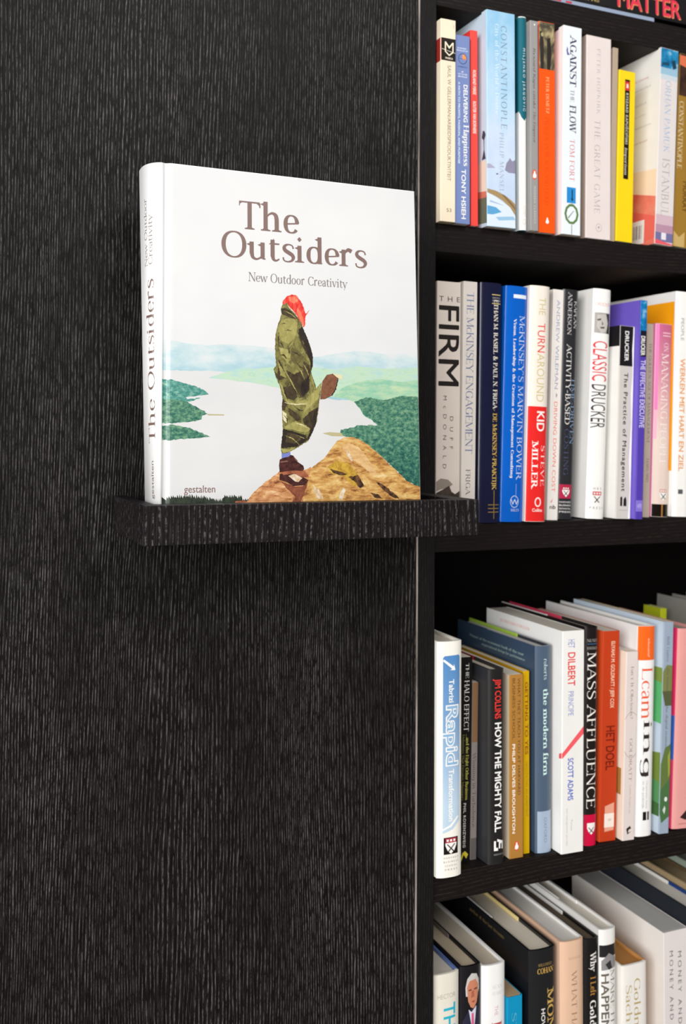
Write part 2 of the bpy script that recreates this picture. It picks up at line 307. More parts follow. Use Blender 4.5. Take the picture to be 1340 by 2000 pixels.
def rough_edge(P, amp, step, seed=1):
    rnd = random.Random(seed); Q = []
    for i in range(len(P)):
        a, b = P[i], P[(i+1) % len(P)]; L = math.hypot(b[0]-a[0], b[1]-a[1]); k = max(1, int(L/step)); Q.append(a)
        for j in range(1, k):
            t = j/k; Q.append((a[0]+(b[0]-a[0])*t+rnd.uniform(-amp, amp), a[1]+(b[1]-a[1])*t+rnd.uniform(-amp, amp)))
    return Q
def ellipse(ca, cb, ra, rb, n=24): return [(ca+ra*math.cos(2*math.pi*i/n), cb+rb*math.sin(2*math.pi*i/n)) for i in range(n)]
def bisected(V, F, cuts):
    # split flat shapes at the given first-coordinate values, so they can follow a curved spine
    bm = bmesh.new(); vs = [bm.verts.new((p[0], p[1], p[2] if len(p) > 2 else 0)) for p in V]
    for f in F:
        try: bm.faces.new([vs[i] for i in f])
        except ValueError: pass
    for c in cuts:
        bmesh.ops.bisect_plane(bm, geom=bm.verts[:]+bm.edges[:]+bm.faces[:], plane_co=(c, 0, 0), plane_no=(1, 0, 0), dist=1e-7)
    bm.verts.index_update(); bm.faces.ensure_lookup_table()
    r = [v.co[:3] for v in bm.verts], [[v.index for v in f.verts] for f in bm.faces]; bm.free(); return r
ART = [
 ('lake', [(-0.6, 131.8), (232.2, 139.8), (230.8, 18.3), (-0.1, 22.7)]),
 ('hills_far', [(-1.1, 156.1), (5.9, 155.3), (20.1, 153.3), (35.4, 152.0), (49.2, 153.6), (61.3, 154.0), (79.0, 153.6), (96.9, 152.1), (115.1, 147.8), (129.9, 145.8), (141.2, 147.6), (152.6, 150.1), (171.8, 153.0), (183.5, 152.8), (201.2, 151.2), (217.3, 152.7), (232.7, 153.3), (231.7, 112.0), (152.1, 110.3), (114.9, 116.2), (96.8, 124.2), (49.1, 131.4), (-0.8, 130.7)]),
 ('hills_mid', [(39.3, 125.8), (49.1, 129.4), (64.8, 134.6), (82.5, 134.7), (96.8, 136.9), (133.6, 137.3), (152.4, 136.2), (171.6, 140.0), (195.0, 138.5), (232.2, 141.6), (231.9, 110.2), (171.2, 110.7), (150.2, 112.6), (133.3, 115.0), (114.9, 117.6), (100.3, 119.2), (78.9, 122.5), (61.3, 124.0), (49.1, 125.1)]),
 ('hills_near', [(150.2, 112.8), (157.9, 120.8), (173.3, 126.4), (194.9, 129.7), (214.7, 127.6), (232.2, 131.7), (231.5, 76.4), (191.2, 89.4), (186.4, 93.5), (178.7, 96.9), (174.9, 102.9), (169.2, 108.9), (161.6, 111.9)]),
 ('forest', [(169.2, 108.9), (180.9, 113.5), (198.5, 111.3), (214.5, 115.2), (232.0, 114.7), (231.0, 27.1), (218.9, 41.2), (199.4, 58.8), (182.1, 70.9), (163.0, 79.1), (155.4, 80.0), (156.4, 85.4), (163.1, 86.0), (172.7, 89.2), (191.2, 89.4), (186.4, 93.5), (178.7, 97.8), (174.9, 103.8)]),
 ('spit', [(139.1, 81.9), (146.0, 83.0), (156.4, 82.4), (159.2, 79.4), (147.9, 79.6)]),
 ('promontory', [(-0.7, 124.9), (10.2, 123.0), (26.9, 119.2), (35.8, 115.4), (39.2, 112.3), (32.9, 111.2), (20.2, 109.8), (21.1, 108.0), (32.4, 109.6), (27.0, 107.0), (21.1, 106.1), (-0.6, 105.3)]),
 ('forest', [(-0.6, 106.9), (8.6, 107.7), (20.2, 106.7), (29.5, 101.8), (33.7, 99.5), (38.5, 96.6), (33.7, 95.2), (33.2, 92.1), (27.8, 90.4), (12.0, 88.9), (-0.6, 88.3)]),
 ('spit', [(37.5, 96.6), (52.2, 96.4), (52.2, 95.5), (38.8, 95.3)]),
 ('forest', [(-0.4, 86.4), (10.3, 87.5), (23.6, 85.2), (32.1, 81.6), (40.5, 78.1), (27.0, 76.7), (15.3, 76.3), (7.1, 74.9), (-0.3, 76.2)]),
 ('trees', [(-0.1, 22.4), (-0.1, 33.1), (0.4, 34.9), (1.1, 32.7), (1.6, 35.2), (2.0, 33.8), (2.5, 35.7), (3.1, 33.6), (3.6, 36.2), (4.5, 28.1), (5.0, 30.7), (6.0, 29.4), (6.5, 31.3), (7.9, 29.1), (8.3, 31.7), (9.4, 30.1), (9.9, 31.9), (10.9, 29.9), (11.4, 30.9), (12.8, 29.8), (13.3, 32.3), (14.6, 29.6), (15.1, 32.8), (15.9, 29.6), (16.4, 32.1), (17.8, 29.5), (18.3, 31.6), (18.8, 30.6), (19.3, 33.1), (20.1, 30.0), (20.6, 32.0), (21.5, 30.4), (22.0, 32.1), (23.0, 30.1), (23.5, 33.0), (24.7, 29.4), (25.2, 32.9), (26.7, 29.7), (27.2, 31.5), (28.5, 29.1), (29.0, 32.7), (30.0, 29.3), (30.5, 31.3), (31.8, 29.3), (32.3, 31.2), (32.7, 28.7), (33.2, 32.3), (33.7, 28.7), (34.2, 31.2), (34.7, 29.3), (35.2, 31.6), (36.6, 29.4), (37.1, 31.1), (37.5, 28.2), (38.0, 30.4), (39.4, 27.4), (39.9, 30.4), (41.4, 28.2), (41.9, 29.3), (42.9, 28.3), (43.4, 29.2), (44.3, 27.2), (44.8, 28.9), (45.2, 26.6), (45.7, 29.0), (47.2, 26.2), (47.7, 28.8), (48.6, 26.6), (49.1, 29.1), (50.1, 26.4), (50.6, 28.8), (52.1, 29.8), (52.6, 31.8), (53.8, 30.0), (54.3, 31.4), (55.9, 29.4), (56.4, 31.7), (56.7, 29.5), (57.2, 31.7), (57.6, 29.2), (58.1, 31.8), (58.5, 29.1), (59.1, 31.5), (60.2, 29.6), (60.7, 31.9), (62.0, 30.1), (62.5, 30.7), (63.7, 28.6), (64.2, 31.1), (65.1, 29.3), (65.6, 31.3), (66.4, 29.8), (66.9, 31.5), (68.0, 26.4), (68.5, 28.1), (69.8, 27.0), (70.3, 28.6), (71.5, 26.8), (72.1, 28.2), (73.4, 27.1), (73.9, 28.3), (74.5, 20.9)]),
 ('rock_red', [(61.0, 21.5), (61.9, 26.7), (69.7, 27.0), (74.9, 21.3)]),
 ('rock_left', [(67.9, 21.1), (70.5, 25.2), (76.7, 32.7), (82.0, 37.5), (90.0, 43.2), (96.2, 47.3), (100.2, 50.6), (110.7, 51.7), (122.5, 51.3), (128.0, 53.8), (130.7, 47.0), (130.4, 19.9)]),
 ('rock_shade', [(100.7, 42.3), (112.3, 38.0), (120.5, 37.9), (125.1, 42.1), (126.9, 35.3), (120.4, 28.7), (117.6, 20.1), (106.8, 20.3), (114.1, 28.8), (106.9, 35.6)]),
 ('rock', [(119.4, 20.1), (122.3, 32.0), (126.1, 43.7), (127.4, 50.4), (130.8, 54.6), (140.1, 60.5), (143.9, 64.8), (147.7, 69.9), (152.5, 75.6), (158.2, 78.3), (165.9, 79.1), (172.6, 77.4), (180.2, 73.5), (189.8, 66.6), (199.4, 58.4), (209.1, 50.0), (218.9, 41.2), (231.0, 27.9), (231.6, 18.0)]),
 ('rock_light', [(157.2, 70.8), (162.9, 74.3), (172.4, 70.9), (181.9, 60.5), (191.4, 46.7), (185.5, 46.7), (172.2, 57.1), (164.6, 60.5)]),
 ('moss', [(143.8, 53.7), (151.4, 58.8), (162.7, 57.1), (172.1, 46.8), (175.7, 36.5), (166.2, 38.3), (156.8, 46.9), (147.5, 47.8)]),
 ('crack', [(189.3, 40.6), (195.1, 38.8), (208.7, 29.1), (211.6, 25.6), (204.7, 27.5), (195.0, 34.5)]),
 ('crack', [(183.3, 31.6), (191.1, 30.3), (194.9, 26.2), (187.1, 27.7)]),
 ('crack', [(145.6, 52.0), (152.2, 50.6), (162.5, 47.7), (156.8, 46.5), (149.3, 48.3)]),
 ('crack', [(172.1, 46.8), (177.7, 37.3), (173.8, 35.6), (168.2, 41.7), (162.5, 45.1)]),
 ('quartz', [(160.9, 68.2), (163.2, 67.0), (167.5, 58.8), (165.6, 58.5), (162.4, 62.6)]),
 ('quartz', [(157.6, 36.7), (160.4, 34.1), (155.6, 24.5), (153.8, 28.2)]),
 ('quartz', [(130.6, 37.8), (135.2, 35.2), (139.7, 26.8), (134.6, 27.7), (130.6, 32.8)]),
 ('boot', [(100.2, 48.1), (107.9, 48.9), (117.0, 47.5), (126.1, 42.9), (122.9, 38.7), (112.3, 38.0), (106.1, 41.4), (100.1, 43.1)]),
 ('quartz', [(107.9, 46.4), (114.3, 48.0), (120.6, 44.6), (116.9, 41.3), (112.4, 43.0)]),
 ('rock_red', [(100.7, 51.4), (112.5, 51.3), (122.5, 50.8), (126.6, 45.4), (120.6, 45.4), (112.4, 48.5), (103.4, 47.2)]),
 ('sock', [(102.1, 66.2), (109.9, 66.2), (110.1, 61.5), (102.1, 60.5)]),
 ('boot', [(100.4, 59.9), (103.3, 61.3), (108.4, 62.3), (110.1, 63.8), (112.6, 63.1), (116.4, 58.0), (121.5, 54.8), (122.2, 52.1), (121.1, 50.5), (113.0, 50.8), (106.2, 50.3), (100.3, 49.3), (99.7, 54.9)]),
 ('boot_light', [(100.8, 58.4), (107.1, 59.2), (107.9, 58.1), (101.0, 57.2)]),
 ('boot_light', [(112.6, 62.7), (116.4, 59.1), (116.1, 58.0), (114.3, 59.5)]),
 ('hair', [(103.7, 190.2), (104.8, 193.5), (108.2, 197.1), (112.5, 198.7), (116.4, 198.1), (119.6, 194.4), (122.0, 191.1), (123.5, 187.2), (125.0, 182.6), (124.3, 178.5), (124.4, 173.6), (122.5, 170.9), (121.0, 174.7), (118.4, 177.3), (116.7, 181.3), (112.4, 185.9), (109.0, 188.9)]),
 ('hair_light', [(116.8, 187.8), (120.2, 184.7), (122.8, 179.2), (123.7, 173.6), (122.7, 171.5), (120.1, 177.4), (117.6, 181.3)]),
 ('hair', [(124.1, 181.7), (127.0, 184.9), (128.9, 186.8), (126.7, 183.5), (124.5, 180.9)]),
 ('hair_light', [(109.1, 196.2), (114.3, 197.3), (117.7, 193.5), (114.2, 190.8), (109.9, 193.0)]),
 ('coat', [(103.5, 189.2), (108.2, 191.1), (109.9, 187.8), (115.9, 182.0), (121.0, 174.3), (122.7, 168.7), (126.1, 162.4), (129.0, 154.5), (131.0, 146.5), (131.1, 139.2), (129.4, 133.5), (130.9, 128.8), (133.5, 122.4), (133.6, 119.1), (138.8, 124.8), (138.0, 117.7), (137.0, 111.3), (136.2, 104.9), (134.0, 91.3), (130.4, 83.3), (126.0, 75.3), (115.7, 69.6), (108.0, 65.6), (102.9, 64.8), (101.4, 67.3), (101.5, 70.5), (103.2, 79.9), (102.7, 101.1), (103.3, 110.5), (100.8, 120.7), (97.9, 127.0), (95.3, 134.6), (97.7, 138.0), (97.2, 146.0), (96.8, 153.1), (97.4, 164.3), (99.1, 170.7), (101.9, 178.9), (102.8, 181.3), (102.3, 185.7)]),
 ('coat_light', [(102.9, 176.5), (108.1, 178.0), (114.1, 177.9), (117.5, 174.9), (116.6, 168.4), (114.8, 161.5), (108.8, 156.4), (101.9, 158.9), (99.3, 162.7), (99.9, 170.0)]),
 ('coat_light', [(100.2, 153.2), (107.9, 152.0), (112.1, 144.1), (107.8, 140.8), (102.7, 145.4)]),
 ('coat_mid', [(112.2, 153.7), (119.9, 149.2), (127.6, 141.5), (125.8, 135.0), (118.0, 135.6), (110.4, 144.1)]),
 ('coat_dark', [(102.3, 185.7), (105.6, 186.9), (109.9, 185.3), (116.7, 179.7), (120.5, 174.4), (117.5, 177.3), (109.8, 178.9), (103.4, 181.4)]),
 ('coat_black', [(121.8, 171.5), (126.1, 162.4), (129.0, 154.5), (131.1, 146.5), (130.9, 139.1), (129.1, 135.1), (128.6, 141.6), (125.9, 150.3), (122.6, 158.2), (118.7, 164.5), (118.3, 169.3)]),
 ('coat_dark', [(106.9, 134.4), (110.3, 132.9), (113.7, 131.0), (118.0, 133.2), (122.3, 134.1), (122.2, 142.9), (127.6, 139.1), (129.4, 133.5), (127.6, 128.7), (127.8, 118.3), (122.1, 111.6), (118.2, 111.5), (111.0, 120.2)]),
 ('coat_black', [(120.5, 124.5), (127.5, 130.3), (126.9, 118.3), (121.2, 111.9), (119.6, 117.3)]),
 ('coat_dark', [(100.1, 143.7), (107.7, 128.1), (100.0, 125.5), (97.9, 127.8), (95.8, 134.0), (98.8, 130.2)]),
 ('coat_light', [(98.9, 142.0), (105.1, 132.7), (107.2, 127.7), (101.7, 129.5)]),
 ('coat_light', [(100.0, 126.2), (105.0, 117.7), (107.5, 109.0), (114.3, 106.8), (123.8, 110.2), (127.2, 107.5), (125.5, 105.5), (115.2, 105.6), (107.5, 107.1), (104.2, 113.7)]),
 ('coat_dark', [(103.3, 110.5), (107.5, 105.9), (104.9, 100.3), (102.5, 101.5)]),
 ('coat_dark', [(111.0, 121.8), (116.9, 112.4), (113.5, 109.2), (107.5, 110.6), (104.2, 120.0)]),
 ('coat_light', [(138.8, 124.8), (134.3, 119.2), (127.3, 111.1), (122.0, 99.0), (127.2, 103.1), (136.0, 111.3), (137.4, 117.7)]),
 ('coat_dark', [(108.3, 102.7), (115.1, 98.9), (120.2, 93.5), (115.9, 91.8), (109.1, 97.2)]),
 ('coat_dark', [(121.1, 93.5), (128.0, 99.9), (135.5, 104.1), (133.3, 90.5), (129.6, 82.9), (123.6, 85.6)]),
 ('coat_black', [(131.5, 100.0), (135.0, 103.3), (133.5, 90.5), (130.3, 83.3), (126.0, 75.5), (125.2, 77.7), (129.6, 87.2)]),
 ('coat_light', [(104.8, 86.9), (115.0, 92.0), (123.6, 88.7), (128.0, 85.6), (126.5, 83.2), (120.1, 82.8), (113.3, 84.5), (107.3, 85.4)]),
 ('coat_pale', [(102.8, 100.3), (106.6, 98.0), (106.9, 90.1), (104.0, 92.4)]),
 ('coat_black', [(103.5, 85.4), (113.3, 83.1), (123.5, 80.4), (125.4, 76.1), (115.7, 70.5), (102.1, 69.3), (101.7, 71.2)]),
 ('coat_dark', [(107.3, 82.3), (114.9, 80.8), (120.0, 76.9), (113.2, 72.9), (105.5, 74.4)]),
 ('coat_light', [(101.6, 68.7), (109.7, 68.5), (114.8, 70.1), (108.4, 66.2), (103.1, 65.2)]),
 ('flap', [(139.6, 125.8), (143.7, 131.4), (149.9, 132.8), (154.3, 129.1), (152.9, 123.8), (151.5, 119.3), (148.3, 114.0), (142.1, 110.9), (137.4, 110.5), (138.3, 118.6)]),
 ('coat_black', [(154.3, 129.1), (154.9, 128.9), (152.1, 118.9), (148.5, 113.5), (148.1, 114.8), (151.5, 120.1)]),
 ('coat_pale', [(149.6, 132.8), (157.9, 132.0), (158.6, 127.8), (154.5, 129.0), (152.1, 130.6)]),
 ('coat_dark', [(100.2, 157.5), (102.1, 156.2), (104.4, 152.6), (104.5, 152.6), (103.1, 156.9), (100.3, 157.7)]),
 ('coat_dark', [(101.2, 146.6), (104.0, 146.4), (107.7, 143.5), (107.9, 143.7), (104.8, 147.7), (101.2, 146.9)]),
 ('coat_dark', [(110.8, 150.8), (116.1, 148.2), (120.2, 146.4), (120.3, 146.5), (116.7, 149.2), (110.9, 151.0)]),
 ('coat_dark', [(116.5, 170.0), (119.3, 160.2), (124.4, 149.9), (128.8, 142.3), (129.0, 142.4), (125.8, 150.6), (120.7, 160.8), (116.7, 170.0)]),
 ('coat_light', [(105.1, 134.3), (110.5, 124.7), (118.6, 112.0), (118.7, 112.1), (111.6, 125.3), (105.2, 134.4)]),
 ('coat_dark', [(109.1, 102.3), (114.7, 97.6), (120.8, 93.8), (121.0, 93.9), (115.5, 98.6), (109.2, 102.4)]),
 ('coat_black', [(103.7, 120.0), (105.2, 114.3), (108.3, 107.5), (108.4, 107.5), (106.5, 114.8), (103.9, 120.1)]),
 ('coat_dark', [(101.6, 172.4), (104.6, 173.4), (108.0, 173.1), (108.0, 173.2), (104.6, 174.2), (101.6, 172.5)]),
 ('coat_dark', [(105.4, 167.4), (108.8, 168.0), (111.4, 167.3), (111.4, 167.4), (108.9, 168.8), (105.4, 167.5)]),
 ('coat_light', [(114.3, 160.3), (111.6, 157.3), (109.1, 153.7), (109.2, 153.5), (112.8, 156.5), (114.5, 160.2)]),
 ('coat_light', [(103.9, 144.9), (107.1, 141.1), (111.1, 136.9), (111.3, 137.0), (108.4, 142.1), (104.1, 145.1)]),
 ('coat_light', [(122.3, 139.7), (124.7, 134.7), (127.4, 129.4), (127.6, 129.5), (126.0, 135.3), (122.5, 139.8)]),
 ('coat_pale', [(104.9, 106.9), (115.1, 105.2), (125.5, 106.6), (125.5, 106.7), (115.2, 106.1), (105.0, 107.1)]),
 ('coat_light', [(132.5, 118.5), (126.6, 110.6), (121.0, 95.1), (121.2, 95.0), (128.0, 110.0), (132.7, 118.3)]),
 ('coat_dark', [(107.8, 155.1), (109.1, 150.4), (109.0, 146.4), (109.2, 146.4), (110.0, 150.5), (107.9, 155.2)]),
 ('coat_dark', [(115.4, 141.0), (119.4, 136.7), (125.7, 134.9), (125.8, 135.1), (120.1, 137.8), (115.6, 141.1)]),
 ('coat_light', [(117.1, 137.1), (120.0, 133.0), (123.9, 125.3), (124.0, 125.4), (121.1, 133.5), (117.2, 137.2)]),
 ('coat_dark', [(103.9, 97.1), (106.7, 93.1), (106.8, 88.5), (107.0, 88.5), (108.0, 93.5), (104.1, 97.2)]),
 ('coat_light', [(104.7, 79.8), (111.3, 77.2), (119.1, 71.3), (119.2, 71.4), (111.7, 77.9), (104.8, 79.9)]),
 ('coat_light', [(114.9, 80.7), (119.9, 78.1), (124.3, 76.8), (124.4, 76.9), (120.2, 78.8), (115.0, 80.8)]),
 ('coat_dark', [(100.2, 166.0), (99.3, 159.5), (100.6, 153.2), (100.7, 153.3), (100.3, 159.6), (100.4, 166.0)]),
 ('coat_pale', [(108.1, 190.0), (109.5, 187.1), (115.4, 182.0), (115.5, 182.1), (110.2, 187.6), (108.2, 190.1)]),
 ('coat_light', [(104.7, 184.6), (111.3, 181.5), (118.4, 176.5), (118.4, 176.6), (111.8, 182.2), (104.7, 184.7)]),
 ('coat_dark', [(113.4, 104.4), (117.4, 100.8), (122.0, 100.5), (122.0, 100.7), (118.0, 101.8), (113.5, 104.5)]),
 ('coat_light', [(128.7, 131.1), (130.2, 124.6), (132.5, 118.8), (132.7, 118.8), (131.6, 125.0), (128.9, 131.2)]),
 ('coat_pale', [(114.2, 90.1), (120.0, 88.7), (125.2, 86.3), (125.3, 86.5), (120.3, 89.5), (114.2, 90.3)]),
]
DIM = {
 'geller': (0.0012, -0.0067, 0.0176, 0.2062, 0.0),
 'happy': (0.0196, -0.0045, 0.0178, 0.1935, -0.0021),
 'redthin': (0.041, -0.0006, 0.0087, 0.2031, -0.0051),
 'const': (0.0567, -0.0058, 0.035, 0.2254, -0.0044),
 'teal': (0.0987, -0.0026, 0.0103, 0.2273, -0.0017),
 'emperor': (0.1093, -0.0067, 0.01, 0.2226, -0.0016),
 'prague': (0.1225, -0.0031, 0.0206, 0.2256, 0.0017),
 'flow': (0.1502, -0.005, 0.0241, 0.2254, 0.0139),
 'game': (0.1859, 0.0011, 0.0335, 0.223, 0.0124),
 'tan': (0.2201, 0.0037, 0.0074, 0.2162, 0.0315),
 'yellow': (0.2279, 0.0025, 0.0228, 0.1916, 0.0328),
 'istan': (0.2787, -0.0009, 0.0257, 0.224, 0.0519),
 'gold': (0.3081, 0.0027, 0.0269, 0.2234, 0.0602),
 'firm': (0.0037, 0.0049, 0.0279, 0.2435, 0.0057),
 'eng': (0.032, 0.0032, 0.0165, 0.245, 0.0123),
 'navy': (0.0517, 0.0007, 0.0258, 0.2451, 0.013),
 'marvin': (0.0779, -0.0006, 0.0268, 0.2432, 0.0289),
 'turn': (0.1051, -0.0043, 0.0247, 0.2448, 0.0298),
 'wile': (0.1396, 0.0071, 0.0135, 0.2445, 0.0381),
 'kaplan': (0.1545, 0.0083, 0.0198, 0.2458, 0.0401),
 'classic': (0.1886, 0.0041, 0.0234, 0.2483, 0.0499),
 'practice': (0.2223, -0.0008, 0.02, 0.2089, 0.0394),
 'purple': (0.2427, -0.008, 0.0097, 0.2374, 0.0393),
 'brown': (0.2686, 0.0094, 0.0096, 0.2147, 0.0392),
 'pink': (0.2786, 0.0052, 0.0234, 0.2147, 0.0429),
 'orange': (0.3039, 0.0021, 0.0224, 0.2521, 0.0364),
 'rapid': (0.0008, -0.0061, 0.0277, 0.2263, 0.0),
 'halo': (0.0372, 0.0169, 0.0146, 0.2032, 0.0167),
 'turb': (0.0535, 0.0188, 0.0075, 0.1766, 0.0137),
 'collins': (0.0642, 0.0011, 0.0187, 0.1927, 0.0013),
 'teach': (0.0922, 0.0067, 0.0168, 0.184, 0.0012),
 'yes': (0.113, 0.012, 0.0077, 0.1849, 0.0001),
 'modern': (0.1251, 0.0066, 0.02, 0.2105, 0.0023),
 'dilbert': (0.1482, -0.003, 0.028, 0.2261, 0.0118),
 'mass': (0.1828, 0.0033, 0.017, 0.2265, 0.0163),
 'doel': (0.2044, 0.0066, 0.0221, 0.22, 0.0334),
 'obvious': (0.2301, 0.001, 0.0163, 0.1977, 0.0374),
 'learning': (0.2489, 0.0027, 0.0241, 0.2231, 0.0358),
 'green': (0.2798, 0.0013, 0.0138, 0.2262, 0.0437),
 'pinkr': (0.3003, 0.0034, 0.0344, 0.216, 0.053),
 'hect': (0.0011, 0.004, 0.0313, 0.2376, 0.0),
 'portrait': (0.0338, 0.004, 0.0237, 0.2398, 0.0),
 'dev': (0.0589, 0.004, 0.0272, 0.2358, 0.0),
 'blue': (0.0875, 0.004, 0.0182, 0.2005, 0.0),
 'mon': (0.1151, 0.004, 0.0322, 0.2401, 0.0),
 'peach': (0.1536, 0.004, 0.0293, 0.2419, 0.0),
 'why': (0.1843, 0.004, 0.0183, 0.2392, 0.0),
 'happen': (0.2035, 0.004, 0.0214, 0.2455, 0.0),
 'goldman': (0.2314, 0.004, 0.0335, 0.2033, 0.0),
 'money': (0.2877, 0.004, 0.0342, 0.2283, 0.0),
}

# ------------------------------------------------------------------ the setting: floor, wall, wood panel, bookcase
WV = wood('dark_oak_panel', 'z', spacing=.0029, contrast=1.0)
WV2 = wood('dark_oak_upright', 'z', spacing=.0026, base=(20, 18, 18), pore=(62, 59, 59), contrast=.4, seed=3.0)
WH = wood('dark_oak_shelf', 'x', spacing=.0040, base=(22, 17, 16), pore=(84, 74, 68), contrast=.22, seed=7.0, rough=.55)
WL = wood('dark_oak_ledge', 'z', spacing=.0046, base=(21, 16, 17), pore=(150, 146, 148), contrast=.42, seed=14.0, dash=2.4)
WB = wood('dark_oak_back', 'z', spacing=.004, base=(16, 13, 12), pore=(34, 30, 28), contrast=.3, seed=5.0)
m = MB(); m.box(-2.2, 2.0, -3.2, .32, -.97, -.95, noise_mat('grey_floor', [(.3, (120, 112, 104)), (.7, (142, 134, 126))], (6, 6, 6)))
o = m.build('floor'); o['kind'] = 'structure'
m = MB(); m.box(-2.2, 2.0, .30, .32, -.95, 1.3, mat((200, 198, 194), .8, .2)); o = m.build('wall_back'); o['kind'] = 'structure'
root = empty('wood_panel', (-.65, 0, -.95)); tag(root, 'wide dark black-brown oak panel with vertical grain beside the bookcase', 'panel')
m = MB(); m.box(-.60, .6292, 0, .018, 0, 2.0, WV, .0004); m.build('panel_board', root)
m = MB(); m.box(.6294, .6310, -.0002, .018, 0, 2.0, noise_mat('worn_edge', [(.35, (92, 84, 80)), (.6, (165, 155, 148))], (90, 90, 14))); o = m.build('edge_band', root); o['label'] = 'thin pale worn edge strip'
ROWZ = [(.4486, .4795), (.1957, .2246), (-.1049, -.0773), (-.4440, -.4174), (-.780, -.752)]
root = empty('bookcase', (-.0186, 0, -.95)); tag(root, 'dark black-brown wooden bookcase with open shelves full of books', 'bookcase')
m = MB(); m.box(0, .0186, 0, .28, 0, 2.0, WV2, .0004); m.build('side_panel', root)
m = MB(); m.box(.8086, .8272, 0, .28, 0, 2.0, WV2, .0004); m.build('side_panel', root)
m = MB(); m.box(0, .8272, .2802, .288, 0, 2.0, WB); m.build('back_panel', root)
for zb, zt in ROWZ:
    m = MB(); m.box(.0188, .8084, .003, .28, zb+.95, zt+.95, WH, .0006); m.build('shelf', root)

# ------------------------------------------------------------------ the picture ledge
LX0, LX1, LD, LZ0, LZ1 = -.3207, -.0235, .1123, -.0745, -.0440
root = empty('picture_ledge', (LX0, 0, LZ0)); tag(root, 'dark oak box ledge fixed to the panel holding the large white book', 'ledge')
LW, LH = LX1-LX0, LZ1-LZ0
m = MB(); m.box(0, LW, -LD, -LD+.0138, 0, LH, WL, .0005); m.build('front_rail', root)
m = MB(); m.box(.0002, .0116, -LD+.0140, -.0002, 0, LH, WL, .0006); m.build('end_board', root)
m = MB(); m.box(LW-.0185, LW-.0002, -LD+.0140, -.0002, 0, LH, WL, .0006); m.build('end_board', root)
m = MB(); m.box(.0118, LW-.0187, -LD+.0140, -.0002, .0002, .0024, WL); m.build('base_board', root)

# ------------------------------------------------------------------ the large white book on the ledge
HERO = empty('large_book', (-.3022, -.0937, -.0697), (-.0481, 0, 0))
tag(HERO, 'large white hardcover with a cloaked red-haired figure on its cover, standing on the ledge', 'book')
HW, HH, HT = .2325, .300, .044
white = mat((246, 246, 245), .32, .45, 'white_cover', .015)
front = [(0, .0006), (.0010, .0012), (.0024, .0017), (.0040, .0016), (.0056, .0007), (.0072, .0001), (.0090, 0), (HW-.0006, 0), (HW, .0006)]
NS = 40
def spx(s): return -.0128*(max(0, 1-abs(2*s-1)**2.6))**.62
sp = [(spx(.5-.5*math.cos(math.pi*i/NS)), .0006+(HT-.0012)*(.5-.5*math.cos(math.pi*i/NS))) for i in range(NS+1)]
m = MB()
# outer skin running right edge of the front, over the groove, round the spine, along the back board
outer = list(reversed(front)) + sp[1:-1] + [(0, HT-.0006), (.004, HT-.0016), (.009, HT), (HW-.0006, HT), (HW, HT-.0006)]
nf = len(front)
inner = []
for i, (x, y) in enumerate(outer):
    if i < nf: inner.append((min(max(x, .0015), HW-.0002), .0032))
    elif i < nf+NS-1: inner.append((x*.72+.0012, .0032+(HT-.0064)*(y/HT)))
    else: inner.append((min(max(x, .0015), HW-.0002), HT-.0032))
n = len(outer); vs = []; taper = lambda z: .36+.64*z/HH        # the spine rounds out towards its head
for z in (0, HH): vs += [(x*taper(z) if x < 0 else x, y, z) for x, y in outer] + [(x*taper(z) if x < 0 else x, y, z) for x, y in inner]
fl, sm = [], []
for i in range(n-1):
    fl.append((i, i+1, 2*n+i+1, 2*n+i)); fl.append((n+i+1, n+i, 3*n+i, 3*n+i+1))
for i in range(n-1):
    fl.append((2*n+i, 2*n+i+1, 3*n+i+1, 3*n+i)); fl.append((i+1, i, n+i, n+i+1))
fl += [(0, 2*n, 3*n, n), (n-1, 2*n-1, 4*n-1, 3*n-1)]
m.add(vs, fl, white)
for i in range(n-1):
    if not (outer[i][0] > .02 and outer[i+1][0] > .02): m.sm[2*i] = nf-4 <= i
def front_y(x):
    for (a, ya), (b, yb) in zip(front, front[1:]):
        if a <= x <= b: return ya+(yb-ya)*(x-a)/(b-a)
    return .0006
fcuts = [p[0] for p in front[1:-1]]
LAY = [0]
def on_front(V, F, mt):
    LAY[0] += 1; off = .00002+LAY[0]*.0000025
    V, F = bisected(V, F, fcuts)
    m.add([(x, front_y(x)-off-dz, z) for x, z, dz in V], F, mt)
def pm(name, stops, *a, **k): return noise_mat(name, [(p, tuple(v*.93 for v in c)) for p, c in stops], *a, **k)
